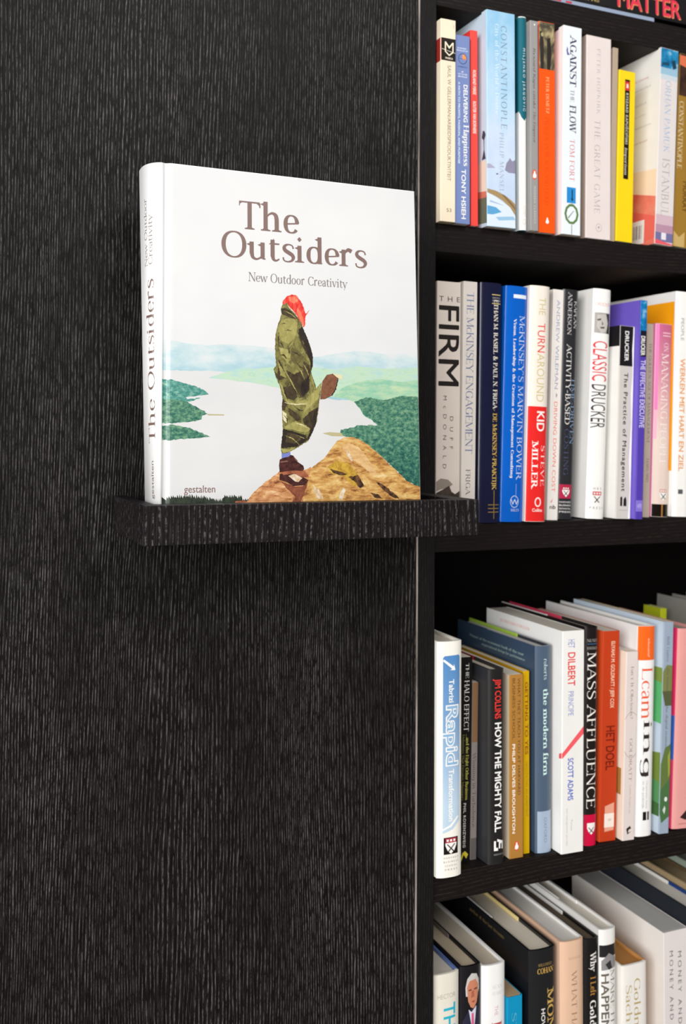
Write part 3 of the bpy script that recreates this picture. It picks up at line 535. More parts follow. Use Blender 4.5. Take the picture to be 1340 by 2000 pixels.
AM = {
 'lake': pm('print_lake', [(.3, (217, 217, 217)), (.7, (229, 228, 227))], (8, 8, 14), 3, rough=.32),
 'hills_far': pm('print_hazy_hills', [(.15, (150, 194, 204)), (.45, (182, 212, 220)), (.62, (208, 224, 226)), (.8, (228, 229, 229))], (40, 40, 90), 9, rough=.32, nrough=.65, fade=(.118, .158, .25)),
 'hills_mid': pm('print_pale_hills', [(.2, (128, 192, 172)), (.42, (158, 206, 194)), (.58, (196, 222, 192)), (.8, (172, 212, 216))], (60, 60, 170), 10, .32, nrough=.7, fade=(.078, .125, .12)),
 'hills_near': pm('print_green_slope', [(.15, (60, 130, 118)), (.42, (108, 178, 156)), (.6, (150, 202, 172)), (.8, (200, 220, 180))], (50, 50, 170), 9, .32, nrough=.7, fade=(.06, .112, .16)),
 'forest': pm('print_forest', [(.3, (14, 42, 46)), (.44, (34, 82, 76)), (.56, (62, 118, 100)), (.7, (124, 168, 132))], (230, 230, 330), 10, .32, nrough=.72, fade=(.0, .085, .10)),
 'promontory': pm('print_far_wood', [(.32, (34, 98, 94)), (.5, (84, 152, 140)), (.68, (160, 204, 180))], (260, 260, 420), 9, .32, nrough=.7),
 'trees': pm('print_dark_firs', [(.3, (34, 42, 36)), (.7, (66, 74, 60))], (300, 300, 140), rough=.32),
 'spit': mat((176, 168, 128), .32, .45), 'rock_red': pm('print_red_rock', [(.3, (120, 62, 40)), (.7, (190, 116, 84))], (160, 160, 220), 8, rough=.32),
 'rock_left': pm('print_tan_rock', [(.33, (104, 60, 38)), (.42, (178, 116, 74)), (.54, (214, 156, 104)), (.68, (240, 208, 162))], (100, 100, 260), 11, .32, .3, nrough=.7, rot=-.7),
 'rock': pm('print_ochre_rock', [(.33, (84, 54, 32)), (.41, (168, 114, 62)), (.5, (206, 156, 88)), (.58, (224, 186, 116)), (.7, (244, 222, 174))], (70, 70, 190), 12, .32, .35, nrough=.72, rot=.6),
 'rock_light': pm('print_light_rock', [(.3, (190, 140, 88)), (.5, (222, 180, 122)), (.75, (240, 212, 164))], (90, 90, 240), 10, .32, .3, nrough=.7, rot=.6),
 'rock_shade': pm('print_brown_rock', [(.3, (84, 42, 34)), (.7, (170, 100, 70))], (180, 180, 180), 9, rough=.32),
 'moss': pm('print_lichen', [(.3, (120, 88, 36)), (.5, (196, 154, 58)), (.65, (216, 180, 70)), (.8, (222, 190, 110))], (200, 200, 200), 10, .32, .5, nrough=.72),
 'crack': pm('print_crack', [(.4, (48, 34, 28)), (.65, (120, 84, 54))], (260, 260, 260), 8, .32), 'quartz': pm('print_quartz', [(.4, (206, 168, 120)), (.6, (236, 226, 208))], (260, 260, 200), 8, .32), 'boot': pm('print_boot', [(.3, (36, 22, 22)), (.7, (96, 52, 48))], (300, 300, 300), rough=.32),
 'boot_light': mat((122, 84, 72), .32, .45), 'sock': mat((112, 122, 184), .32, .45),
 'hair': pm('print_red_hair', [(.3, (196, 36, 36)), (.5, (238, 66, 58)), (.7, (252, 118, 92))], (420, 420, 130), 5, rough=.32, dist=.6), 'hair_light': pm('print_hair_light', [(.3, (240, 80, 64)), (.7, (255, 160, 122))], (420, 420, 130), 5, rough=.32, dist=.6),
 'coat': pm('print_olive_cloak', [(.22, (66, 58, 38)), (.42, (108, 102, 58)), (.62, (140, 134, 76)), (.85, (176, 168, 104))], (190, 190, 90), 7, .32, .8, facet=330),
 'coat_light': pm('print_olive_sheen', [(.2, (130, 122, 68)), (.45, (158, 150, 86)), (.7, (176, 168, 102)), (.9, (206, 196, 138))], (170, 170, 90), 6, .32, .8, facet=330),
 'coat_mid': pm('print_olive_mid', [(.25, (76, 68, 42)), (.6, (122, 114, 64)), (.9, (150, 140, 84))], (190, 190, 120), 6, .32, .8, facet=220), 'coat_dark': pm('print_olive_fold', [(.2, (40, 32, 26)), (.6, (78, 66, 46)), (.95, (116, 102, 66))], (200, 200, 120), 6, .32, .6, facet=260),
 'coat_black': pm('print_cloak_shade', [(.3, (34, 28, 26)), (.8, (64, 54, 44))], (200, 200, 120), 5, .32), 'coat_pale': mat((214, 204, 166), .32, .45), 'flap': pm('print_brown_lining', [(.3, (96, 58, 42)), (.7, (156, 106, 78))], (160, 160, 160), 8, rough=.32)}
on_front([(.0010, .0004), (HW-.0004, .0004), (HW-.0004, HH-.0004), (.0010, HH-.0004)], [(0, 1, 2, 3)], noise_mat('print_overcast_sky', [(.3, (209, 210, 211)), (.7, (219, 219, 218))], (7, 7, 10), 3, .5, spec=.12))
for key, P in ART:
    P = [(250 if a > 226 else -6 if a < 4 else a, b) for a, b in P]
    if key in ('forest', 'promontory'): P = rough_edge(P, .5, 1.6)
    elif key.startswith('rock') or key in ('moss', 'crack', 'quartz'): P = rough_edge(P, .45, 2.2)
    elif key.startswith('coat'): P = rough_edge(P, .3, .9)
    elif key.startswith('hair'): P = rough_edge(P, .3, 1.2)
    elif key.startswith('hills'): P = rough_edge(P, .35, 3.0)
    P = clip([(a/1000, b/1000) for a, b in P], .0009, HW-.0004, .0004, HH-.0004)
    if len(P) > 2: on_front(P, [tuple(range(len(P)))], AM[key])
brown = mat((122, 98, 92), .36, .4); greyt = mat((120, 106, 104), .36, .4)
on_front(*fit_text('The', 'h', .0655, .1195, .2512, .2748), brown)
on_front(*fit_text('Outsiders', 'h', .0500, .1835, .2265, .2485), brown)
on_front(*fit_text('New Outdoor Creativity', 's', .0735, .1645, .2075, .2150), mat((128, 118, 116), .36, .4))
on_front(*fit_text('gestalten', 'n', .0188, .0445, .0338, .0395), mat((128, 100, 92), .36, .4))
# spine lettering, reading upwards
def spine_x(y):
    for (xa, a), (xb, b) in zip(sp, sp[1:]):
        if a <= y <= b: return xa+(xb-xa)*(y-a)/(b-a)
    return 0
for text, font, z0, z1, y0, y1, mt in (('The Outsiders', 's', .073, .205, .0042, .0135, brown), ('New Outdoor', 'l', .216, .272, .0105, .0150, greyt),
                                  ('Creativity', 'l', .217, .258, .0050, .0092, greyt), ('gestalten', 'n', .029, .059, .0065, .0102, brown)):
    V, F = fit_text(text, font, z0, z1, y0, y1)
    V, F = bisected([(b, a, k) for a, b, k in V], F, [p[1] for p in sp[1:-1]])
    m.add([(spine_x(y)*taper(z)-.00012-k, y, z) for y, z, k in V], F, mt)
m.build('cover', HERO)
m = MB(); m.box(-.001, HW-.004, .0034, HT-.0034, .003, HH-.003, pages((232, 228, 220))); m.build('page_block', HERO)

# ------------------------------------------------------------------ shelf books
def profile(w, kind):
    if kind == 'pb':
        r = min(.0011, w*.12); P = [(r-r*math.cos(a), r-r*math.sin(a)) for a in (0, .4, .8, 1.2, math.pi/2)]
    else:
        b = {'hb': .0030, 'hr': .0050, 'hs': .0018}[kind]; ex = {'hb': 3.0, 'hr': 2.2, 'hs': 5.0}[kind]; P = []
        for i in range(9):
            s = .5*(1-math.cos(math.pi/2*i/8))*1.0; P.append((s*w, b*abs(1-2*s)**ex))
    return P + [(w-x, y) for x, y in reversed(P) if w-x > P[-1][0]+1e-6]
def book(key, kind, col, page=(226, 216, 200), label='', group='', left=None, right=None, d=None, dec=(), gloss=.46, flap=False, lflap=False, dim=None):
    x, y, w, h, lean = dim or DIM[key]
    d = d or (.135 if kind == 'pb' else .155)
    t = .0006 if kind == 'pb' else .0024
    R = empty('book', (x, y, CURZ+.0002+max(0, w*math.sin(lean))), (0, lean, 0)); tag(R, label, 'book', group)
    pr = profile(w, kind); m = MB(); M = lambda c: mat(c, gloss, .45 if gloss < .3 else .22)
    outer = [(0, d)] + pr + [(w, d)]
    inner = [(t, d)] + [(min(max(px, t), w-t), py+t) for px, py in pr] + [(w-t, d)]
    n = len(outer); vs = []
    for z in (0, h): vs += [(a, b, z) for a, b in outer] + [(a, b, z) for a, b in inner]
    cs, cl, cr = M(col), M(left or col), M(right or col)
    for i in range(n-1):
        mm = cl if i == 0 else cr if i == n-2 else cs
        o = len(m.f); m.add([vs[i], vs[i+1], vs[2*n+i+1], vs[2*n+i]], [(0, 1, 2, 3)], mm)
        m.add([vs[n+i+1], vs[n+i], vs[3*n+i], vs[3*n+i+1]], [(0, 1, 2, 3)], cl if i == 0 else cr if i == n-2 else cs)
        m.add([vs[2*n+i], vs[2*n+i+1], vs[3*n+i+1], vs[3*n+i], vs[i+1], vs[i], vs[n+i], vs[n+i+1]], [(0, 1, 2, 3), (4, 5, 6, 7)], mm)
    m.add([vs[0], vs[2*n], vs[3*n], vs[n], vs[n-1], vs[2*n-1], vs[4*n-1], vs[3*n-1]], [(0, 1, 2, 3), (4, 5, 6, 7)], cs)
    def sy(u):
        for (a, ya), (b, yb) in zip(pr, pr[1:]):
            if a <= u <= b: return ya+(yb-ya)*(u-a)/(b-a) if b > a else ya
        return pr[0][1]
    cuts = [p[0] for p in pr[1:-1]]
    for li, e in enumerate(dec):
        k = e[0]; off = .00003+.000007*li; e = list(e); side = k in 'TRPO'
        if k == 't':
            _, tx, fo, c, f0, f1, u0, u1 = e[:8]; dr = e[8] if len(e) > 8 else 'd'; tr = e[9] if len(e) > 9 else 0
            if dr == 'd': V, F = fit_text(tx, fo, f0*h, f1*h, u0*w, u1*w, tr); V = [(b, h-a, q) for a, b, q in V]
            elif dr == 'u': V, F = fit_text(tx, fo, -f1*h, -f0*h, u0*w, u1*w, tr); V = [(w-b, h+a, q) for a, b, q in V]
            else: V, F = fit_text(tx, fo, u0*w, u1*w, -f1*h, -f0*h, tr); V = [(a, h+b, q) for a, b, q in V]
        elif k == 'r': _, c, f0, f1, u0, u1 = e; V = [(u0*w, h-f1*h), (u1*w, h-f1*h), (u1*w, h-f0*h), (u0*w, h-f0*h)]; F = [(0, 1, 2, 3)]
        elif k == 'o': _, c, fc, uc, ra, rb = e; V = ellipse(uc*w, h-fc*h, ra, rb); F = [tuple(range(len(V)))]
        elif k == 'p': _, c, P = e; V = [(u*w, h-f*h) for u, f in P]; F = [tuple(range(len(V)))]
        elif k == 'l':   # ring
            _, c, fc, uc, ra, rb, tw, ns = e; A, B = ellipse(uc*w, h-fc*h, ra, rb, ns), ellipse(uc*w, h-fc*h, ra-tw, rb-tw, ns); V = A+B; F = [(i, (i+1) % ns, ns+(i+1) % ns, ns+i) for i in range(ns)]
        elif k == 'T': _, tx, fo, c, f0, f1, y0, y1 = e; V, F = fit_text(tx, fo, 0, y0-y1, h-f1*h, h-f0*h); V = [(y0-a, b, q) for a, b, q in V]
        elif k == 'R': _, c, f0, f1, y0, y1 = e; V = [(y0, h-f1*h), (y1, h-f1*h), (y1, h-f0*h), (y0, h-f0*h)]; F = [(0, 1, 2, 3)]
        elif k == 'P': _, c, P = e; V = [(yy, h-f*h) for yy, f in P]; F = [tuple(range(len(V)))]
        if not V: continue
        V = [tuple(p) if len(p) > 2 else (p[0], p[1], 0) for p in V]
        mt = c if not isinstance(c, tuple) else mat(c, gloss, .4 if gloss < .3 else .2)
        if side: m.add([(-off-q, yy, z) for yy, z, q in V], F, mt)
        else:
            if k in 'rpol':
                F2 = []; V2 = []
                for f in F:
                    P = clip([V[i][:2] for i in f], .0004, w-.0004, .0003, h-.0003)
                    if len(P) > 2: F2.append(tuple(range(len(V2), len(V2)+len(P)))); V2 += P
                V, F = V2, F2
                if not V: continue
            else: V = [(min(max(a, .0003), w-.0003), min(max(b, .0003), h-.0003), q) for a, b, q in V]
            V, F = bisected(V, F, cuts)
            m.add([(u, sy(u)-off-q, z) for u, z, q in V], F, mt)
    m.build('cover', R)
    q = MB(); i = 0 if kind == 'pb' else .003
    q.box(t+.0001, w-t-.0001, max(p[1] for p in pr)*.5+t+.002, d-i-.0005, i, h-max(i, .0004), pages(page)); q.build('page_block', R)
    if flap:
        fm = mat(flap if isinstance(flap, tuple) else (236, 234, 230), .5, .3)
        q = MB(); q.box(w-t-.0012, w-t-.0001, d*.38, d+.0004, .0004, h+.0006, fm); fo = q.build('jacket_flap', R)
    if lflap:
        q = MB(); q.box(t+.0001, t+.0012, d*.45, d+.0004, .0004, h+.0006, mat((236, 234, 230), .5, .3)); q.build('jacket_flap', R)
    return R

BK, WT, OW = (26, 22, 22), (242, 240, 236), (226, 220, 212)
def shield(fc, uc, s, field=(240, 236, 232), band=(170, 40, 60), ink=(60, 50, 50)):
    # small crest: shield, coloured chief, crossed lines
    return [('S', fc, uc, s, field, band, ink)]
def expand(dec, w, h):
    out = []
    for e in dec:
        if e[0] != 'S': out.append(e); continue
        _, fc, uc, s, field, band, ink = e; U = lambda x: uc+x*s/w; Fv = lambda y: fc-y*s/h
        out.append(('p', field, [(U(-.5), Fv(.55)), (U(.5), Fv(.55)), (U(.5), Fv(0)), (U(.3), Fv(-.4)), (U(0), Fv(-.65)), (U(-.3), Fv(-.4)), (U(-.5), Fv(0))]))
        out.append(('p', band, [(U(-.5), Fv(.55)), (U(.5), Fv(.55)), (U(.5), Fv(.2)), (U(-.5), Fv(.2))]))
        for k in (-.3, 0, .3): out.append(('p', field, [(U(k-.09), Fv(.46)), (U(k+.09), Fv(.46)), (U(k+.09), Fv(.29)), (U(k-.09), Fv(.29))]))
        out.append(('p', ink, [(U(-.4), Fv(.1)), (U(-.28), Fv(.1)), (U(.3), Fv(-.45)), (U(.2), Fv(-.5))]))
        out.append(('p', ink, [(U(.4), Fv(.1)), (U(.28), Fv(.1)), (U(-.3), Fv(-.45)), (U(-.2), Fv(-.5))]))
    return out
_book = book
def book(key, kind, col, **k):
    dm = k.get('dim') or DIM[key]; k['dec'] = expand(k.get('dec', ()), dm[2], dm[3]); return _book(key, kind, col, **k)
def bird(fc, uc, s, w, h, c=WT):
    U = lambda x: uc+x*s/w; Fv = lambda y: fc-y*s/h
    return [('p', c, [(U(-.08), Fv(.5)), (U(.12), Fv(.5)), (U(.16), Fv(.25)), (U(.34), Fv(-.1)), (U(.26), Fv(-.42)), (U(-.02), Fv(-.5)), (U(-.28), Fv(-.4)), (U(-.26), Fv(0)), (U(-.12), Fv(.2))])]

# ---- first row down
G = 'books on the upper shelf'; CURZ = .2246
book('geller', 'pb', (238, 222, 196), label='worn cream paperback with a black emblem band, leftmost on the upper shelf', group=G, d=.115, page=(214, 196, 160), gloss=.6, dec=[
 ('r', (32, 24, 20), .094, .206, .04, 1), ('R', (150, 40, 36), .094, .21, .001, .05), ('r', (150, 40, 36), .094, .206, 0, .045),
 ('p', (238, 226, 200), [(.26, .112), (.34, .112), (.55, .134), (.76, .112), (.84, .112), (.84, .162), (.55, .182), (.26, .162)]),
 ('p', (32, 24, 20), [(.34, .124), (.55, .146), (.76, .124), (.76, .160), (.55, .174), (.34, .160)]), ('p', (238, 226, 200), [(.06, .149), (1, .163), (1, .165), (.06, .151)]),
 ('t', 'MARKA', 'b', (238, 226, 200), .188, .198, .3, .8, 'h'), ('t', 'SAUL W GELLERMAN/ARBEIDSPRODUKTIVITEIT', 'n', (128, 118, 104), .228, .80, .45, .68),
 ('t', '53', 'n', (110, 100, 90), .935, .952, .4, .72, 'h'), ('p', (120, 80, 40), [(.74, .008), (.86, .03), (.8, .05), (.84, .03)])])
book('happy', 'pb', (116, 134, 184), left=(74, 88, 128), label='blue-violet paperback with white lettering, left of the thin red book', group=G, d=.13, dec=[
 ('t', 'BUSINESS', 'b', (220, 226, 240), .066, .072, .15, .75, 'h'), ('t', 'BESTSELLER LIST', 'b', (220, 226, 240), .078, .085, .1, .85, 'h'),
 ('l', (50, 66, 112), .125, .5, .0052, .0056, .0007, 24), ('p', (242, 150, 84), [(.48, .10), (.62, .102), (.72, .112), (.76, .128), (.48, .128)]), ('r', (50, 66, 112), .124, .126, .24, .74),
 ('t', 'BUSINESS PLUS', 'b', (60, 76, 122), .165, .172, .2, .8, 'h'), ('t', '#1', 'b', WT, .19, .198, .42, .55, 'h'), ('t', 'NEW YORK TIMES', 'b', (220, 226, 240), .204, .211, .2, .8, 'h'), ('t', 'BESTSELLER', 'b', (220, 226, 240), .217, .224, .2, .8, 'h'),
 ('t', 'DELIVERING', 'b', WT, .262, .462, .56, .82), ('t', 'Happiness', 'S', WT, .475, .695, .56, .90), ('t', 'TONY HSIEH', 'b', WT, .712, .975, .42, .70), ('t', 'A PATH TO PROFITS, PASSION, AND PURPOSE', 'b', (220, 226, 240), .25, .685, .2, .32)])
book('redthin', 'pb', (236, 74, 66), left=(224, 62, 56), label='thin red book with small white lettering beside the pale blue one', group=G, d=.15, dec=[
 ('t', 'ROELAND MIREE', 'b', (252, 226, 214), .205, .33, .32, .72), ('t', 'ROUTER VAN BORNERE', 'b', (252, 226, 214), .365, .53, .32, .72)])
sky = (168, 206, 230)
book('const', 'pb', sky, left=(206, 224, 240), label='tall pale blue book with a river scene and a bridge on its spine', group=G, d=.15, dec=[
 ('r', noise_mat('print_river_sky', [(.08, (184, 202, 228)), (.4, (200, 215, 235)), (.62, (180, 211, 233)), (.92, (142, 192, 222))], (30, 30, 18), 4, .42, fade=(0, .225, .42), spec=.2), 0, 1, .0, 1),
 ('p', (170, 168, 190), [(0, .715), (.1, .712), (.22, .722), (.3, .73), (0, .735)]), ('p', (140, 136, 160), [(.62, .735), (.68, .70), (.74, .69), (.8, .675), (.88, .69), (1, .68), (1, .745), (.75, .745)]), ('p', (116, 108, 128), [(.3, .755), (.38, .752), (.4, .758), (.33, .76)]),
 ('p', (214, 226, 240), [(0, .84), (1, .92), (1, 1), (0, 1)]), ('p', (92, 160, 204), [(0, .905), (.3, .91), (.5, .93), (.2, .945), (0, .945)]), ('p', (150, 190, 218), [(.3, .955), (.9, .945), (1, .96), (.4, .97)]), ('p', (158, 178, 206), [(.1, .88), (.5, .895), (.6, .90), (.1, .888)]),
 ('p', (164, 138, 96), [(0, .828), (.3, .834), (.6, .85), (.85, .872), (1, .89), (1, .945), (.8, .905), (.55, .878), (.3, .86), (0, .846)]), ('p', (128, 104, 70), [(.5, .848), (.62, .852), (.9, .89), (1, .91), (1, .918), (.8, .89)]),
 ('t', 'CONSTANTINOPLE', 'l', (92, 98, 116), .065, .545, .50, .70, 'd', .25), ('t', "City of the World's Desire 1453-1924", 's', (226, 238, 246), .06, .55, .30, .42, 'd', .1), ('t', 'PHILIP MANSEL', 'l', (132, 138, 158), .565, .84, .44, .58, 'd', .2),
 ('P', (232, 224, 206), [(.0005, .7), (.011, .69), (.018, .72), (.018, .86), (.0005, .86)]), ('P', (70, 70, 84), [(.004, .56), (.007, .555), (.009, .585), (.006, .60), (.0055, .645), (.009, .69), (.002, .69), (.0045, .645), (.0045, .60), (.002, .58)]),
 ('P', (110, 116, 96), [(.0005, .86), (.018, .85), (.018, .98), (.0005, .985)]), ('P', (214, 128, 104), [(.001, .84), (.017, .83), (.017, .862), (.001, .868)])])
book('teal', 'hb', (2, 96, 112), left=(12, 84, 98), label='narrow book, teal above and white below, right of the pale blue book', group=G, d=.14, dec=[
 ('p', (236, 235, 230), [(0, .44), (.25, .475), (.6, .49), (1, .465), (1, 1), (0, 1)]), ('R', (236, 235, 230), .45, 1, .001, .06), ('t', 'MILJENKO JERGOVIĆ', 'n', (210, 230, 232), .15, .445, .46, .74, 'd', .35),
 ('r', (226, 224, 216), 0, .006, 0, 1), ('p', (236, 235, 230), [(.82, .006), (1, .006), (1, .05), (.9, .03)]),
 ('t', 'RUTA TANNENBAUM', 'n', (190, 186, 178), .885, .935, .62, .75), ('t', 'NOVEL', 'n', (190, 186, 178), .885, .93, .4, .52), ('l', (190, 186, 178), .96, .55, .002, .003, .0004, 16)])
_, _, w_, h_, _ = DIM['emperor']
book('emperor', 'pb', (150, 148, 147), label='slim grey paperback with dark lettering and a small orange oval', group=G, dec=[
 ('t', 'Ryszard Kapuściński', 'i', (66, 62, 62), .13, .42, .38, .66), ('t', 'The Emperor', 'i', (66, 62, 62), .435, .585, .38, .66), ('o', (214, 96, 70), .735, .5, .0032, .0055)] + bird(.735, .5, .0075, w_, h_) + [
 ('t', 'MODERN CLASSICS', 'n', (206, 204, 202), .79, .965, .42, .64, 'd', .2), ('o', (226, 226, 224), .018, .55, .001, .001)])
_, _, w_, h_, _ = DIM['prague']
book('prague', 'pb', (250, 84, 4), left=(244, 190, 172), label='orange paperback with a dark street photo across its top', group=G, dec=[
 ('r', noise_mat('print_street_photo', [(.3, (30, 26, 22)), (.46, (84, 78, 60)), (.6, (150, 134, 98)), (.75, (190, 174, 132))], (110, 110, 60), 6, .36, 1.0), 0, .226, 0, 1), ('p', (44, 40, 36), [(.05, .05), (.2, .045), (.3, .1), (.3, .226), (.1, .226)]), ('p', (40, 34, 30), [(.5, .08), (.7, .07), (.78, .15), (.7, .226), (.5, .226)]),
 ('o', (168, 160, 120), .062, .2, .0016, .0022), ('t', 'PETER DEMETZ', 's', (246, 206, 150), .262, .435, .44, .62, 'd', .1), ('t', 'PRAGUE IN BLACK AND GOLD', 's', (214, 62, 10), .455, .87, .36, .62)] + bird(.943, .5, .0065, w_, h_))
_, _, w_, h_, _ = DIM['flow']
book('flow', 'pb', (228, 234, 238), left=(246, 246, 244), label='white book with navy and red lettering and a green ring on its spine', group=G, d=.14, dec=[
 ('t', 'AGAINST', 'S', (44, 40, 84), .04, .29, .36, .70), ('t', 'THE', 's', (60, 56, 90), .305, .365, .40, .60), ('t', 'FLOW', 'S', (28, 28, 66), .38, .515, .36, .70), ('t', 'TOM FORT', 's', (206, 62, 70), .545, .745, .38, .64, 'd', .1),
 ('r', (40, 136, 204), .775, .85, .24, .72), ('p', (20, 40, 60), [(.5, .785), (.56, .785), (.56, .83), (.62, .826), (.53, .842), (.44, .826), (.5, .83)]), ('r', (90, 96, 84), .85, .862, .5, .53),
 ('l', (92, 124, 74), .902, .5, .0092, .0112, .0027, 10), ('p', (130, 140, 136), [(.3, .92), (.6, .885), (.64, .885), (.34, .925)]), ('r', (90, 96, 84), .952, .998, .5, .53), ('p', (88, 78, 150), [(.2, .10), (.16, .12), (.2, .142), (.34, .14), (.24, .125), (.24, .11)])])
book('game', 'pb', (224, 212, 208), left=(188, 166, 152), label='wide pinkish-white book with faint grey lettering, right of the white one with a green ring', group=G, d=.145, dec=[  # left cover darkened in colour for the shadow in the gap
 ('t', 'PETER HOPKIRK', 'l', (160, 146, 148), .06, .385, .42, .56, 'd', .2), ('t', 'THE GREAT GAME', 'l', (158, 144, 148), .415, .875, .34, .56, 'd', .15), ('l', (176, 162, 162), .945, .52, .004, .0045, .0005, 20), ('p', (150, 136, 138), [(.48, .94), (.56, .938), (.52, .952)])])
book('tan', 'pb', (176, 156, 136), label='thin taupe book set back between the pinkish-white and the yellow books', group=G, d=.13)
book('yellow', 'pb', (240, 206, 22), left=(206, 172, 10), label='bright yellow paperback with a black label strip', group=G, d=.13, dec=[
 ('r', (24, 18, 12), .05, .635, .36, .66), ('r', (206, 54, 52), .062, .115, .38, .64), ('p', (246, 214, 206), [(.46, .075), (.56, .075), (.58, .1), (.44, .1)]),
 ('t', 'RYSZARD KAPUŚCIŃSKI', 'b', (206, 200, 186), .13, .43, .44, .58, 'd', .1), ('t', 'Imperium', 'i', (216, 210, 196), .45, .61, .42, .58)])
grad = noise_mat('print_sunset', [(.3, (226, 92, 84)), (.5, (240, 140, 116)), (.7, (250, 186, 150))], (18, 18, 22), 3, .36)
book('istan', 'pb', (218, 210, 208), left=(244, 242, 238), label='white paperback with blue top, pink sunset foot and barcode on its left cover', group=G, d=.13, dec=[
 ('r', noise_mat('print_blue_sky', [(.35, (8, 92, 142)), (.55, (36, 140, 186)), (.72, (190, 216, 226))], (70, 70, 70), 4, .36), 0, .10, 0, 1), ('r', (150, 186, 206), .10, .135, 0, 1), ('r', (196, 206, 212), .135, .16, 0, 1), ('p', (24, 70, 92), [(.1, .075), (.45, .07), (.5, .085), (.1, .09)]), ('p', (24, 60, 80), [(.6, .06), (.8, .05), (.9, .09), (.7, .1)]),
 ('t', 'ORHAN PAMUK', 'l', (126, 166, 208), .165, .53, .32, .62, 'd', .1), ('t', 'ISTANBUL', 'l', (158, 148, 150), .565, .855, .28, .68, 'd', .05),
 ('r', (204, 176, 186), .85, .9, 0, 1), ('r', (180, 140, 160), .9, .94, 0, 1), ('r', (112, 110, 152), .94, .985, 0, 1), ('p', (226, 90, 100), [(0, .975), (.5, .985), (1, .992), (1, 1), (0, 1)]), ('r', (226, 222, 228), .94, .975, .34, .6),
 ('P', (250, 226, 196), [(.0008, .62), (.05, .60), (.05, .74), (.0008, .78)]), ('P', grad, [(.0008, .76), (.05, .70), (.05, 1), (.0008, 1)]), ('P', (238, 110, 96), [(.0008, .86), (.05, .79), (.05, 1), (.0008, .97)]),
 ('R', (250, 250, 248), .865, .985, .017, .05)] + [('R', (90, 90, 92), .89, .96, .021+i*.0022, .021+i*.0022+wd) for i, wd in enumerate((.0006, .0012, .0005, .0014, .0006, .001, .0005))] + [
 ('T', 'Stadt der Erinnerung', 's', (190, 110, 96), .12, .13, .048, .018), ('T', 'wonderful', 's', (178, 178, 182), .17, .18, .046, .014), ('T', 'Istanbul', 's', (180, 180, 184), .25, .26, .044, .02), ('T', 'the city', 's', (180, 180, 184), .31, .32, .044, .02), ('T', 'of memories', 's', (160, 170, 190), .37, .38, .046, .012), ('T', 'a portrait', 's', (200, 150, 140), .45, .46, .046, .016)])
book('gold', 'pb', (154, 116, 44), left=(140, 104, 40), label='golden-brown book at the right end of the upper row, dark photo on top', group=G, d=.14, dec=[
 ('r', noise_mat('print_dark_photo', [(.35, (24, 18, 14)), (.6, (70, 44, 30)), (.75, (206, 104, 60))], (60, 60, 60), 4, .36), 0, .22, 0, 1), ('p', (214, 110, 74), [(0, .01), (.5, .01), (.4, .07), (0, .06)]), ('t', 'CONSTANTINOPLE', 's', (226, 212, 180), .25, .60, .06, .3), ('t', 'MURRAY', 'b', (96, 68, 22), .66, .82, .42, .7), ('p', (196, 166, 104), [(0, .92), (.3, .95), (.6, .92), (.6, 1), (0, 1)])])

# ---- second row
G = 'books on the shelf behind the ledge'; CURZ = -.0773
animal = noise_mat('print_animal_photo', [(.35, (30, 24, 20)), (.6, (70, 60, 52))], (80, 80, 80), 4, .36)
book('firm', 'pb', (212, 200, 190), label='beige book with very large black lettering, first behind the ledge end', group=G, d=.15, gloss=.5, dec=[
 ('t', 'THE', 'n', (52, 44, 40), .062, .083, .08, .95, 'h', .55), ('t', 'FIRM', 'm', (34, 28, 26), .10, .435, .08, .92), ('t', 'McDONALD', 'n', (72, 64, 58), .475, .775, .28, .42, 'd', .9), ('t', 'DUFF', 'n', (72, 64, 58), .56, .695, .56, .70, 'd', .9),
 ('p', (140, 128, 118), [(0, .83), (.2, .815), (.5, .82), (.7, .84), (.5, .855), (.2, .86), (0, .87)]), ('p', animal, [(0, .875), (.3, .86), (.55, .845), (.65, .87), (.8, .88), (1, .865), (1, 1), (0, 1)])])
book('eng', 'pb', (212, 204, 196), label='off-white book with slate-blue lettering, right of the beige one with huge black letters', group=G, d=.15, gloss=.5, dec=[
 ('t', 'THE McKINSEY ENGAGEMENT', 's', (92, 106, 144), .045, .715, .24, .74), ('t', 'FRIGA', 's', (74, 68, 72), .78, .885, .30, .62)])
book('navy', 'hb', (22, 24, 52), label='glossy navy hardback with white and gold lettering', group=G, gloss=.18, page=(210, 204, 196), dec=[
 ('t', 'ETHAN M. RASIEL & PAUL N. FRIGA', 'S', (232, 226, 214), .07, .53, .58, .78), ('t', '- DE McKINSEY-PRAKTIJK', 'S', (214, 178, 88), .53, .865, .58, .78), ('r', (176, 144, 72), .866, .985, .665, .685),
 ('r', (200, 180, 120), .048, .052, .48, .92), ('r', (200, 180, 120), .085, .089, .48, .92), ('t', 'BUSINESS CONTACT', 'n', (190, 186, 180), .06, .066, .5, .9, 'h'), ('t', 'UITGEVERIJ', 'n', (190, 186, 180), .071, .078, .5, .9, 'h'), ('r', (150, 124, 64), .925, .928, .4, .95), ('r', (150, 124, 64), .94, .943, .4, .95), ('r', (150, 124, 64), .955, .958, .4, .95)])
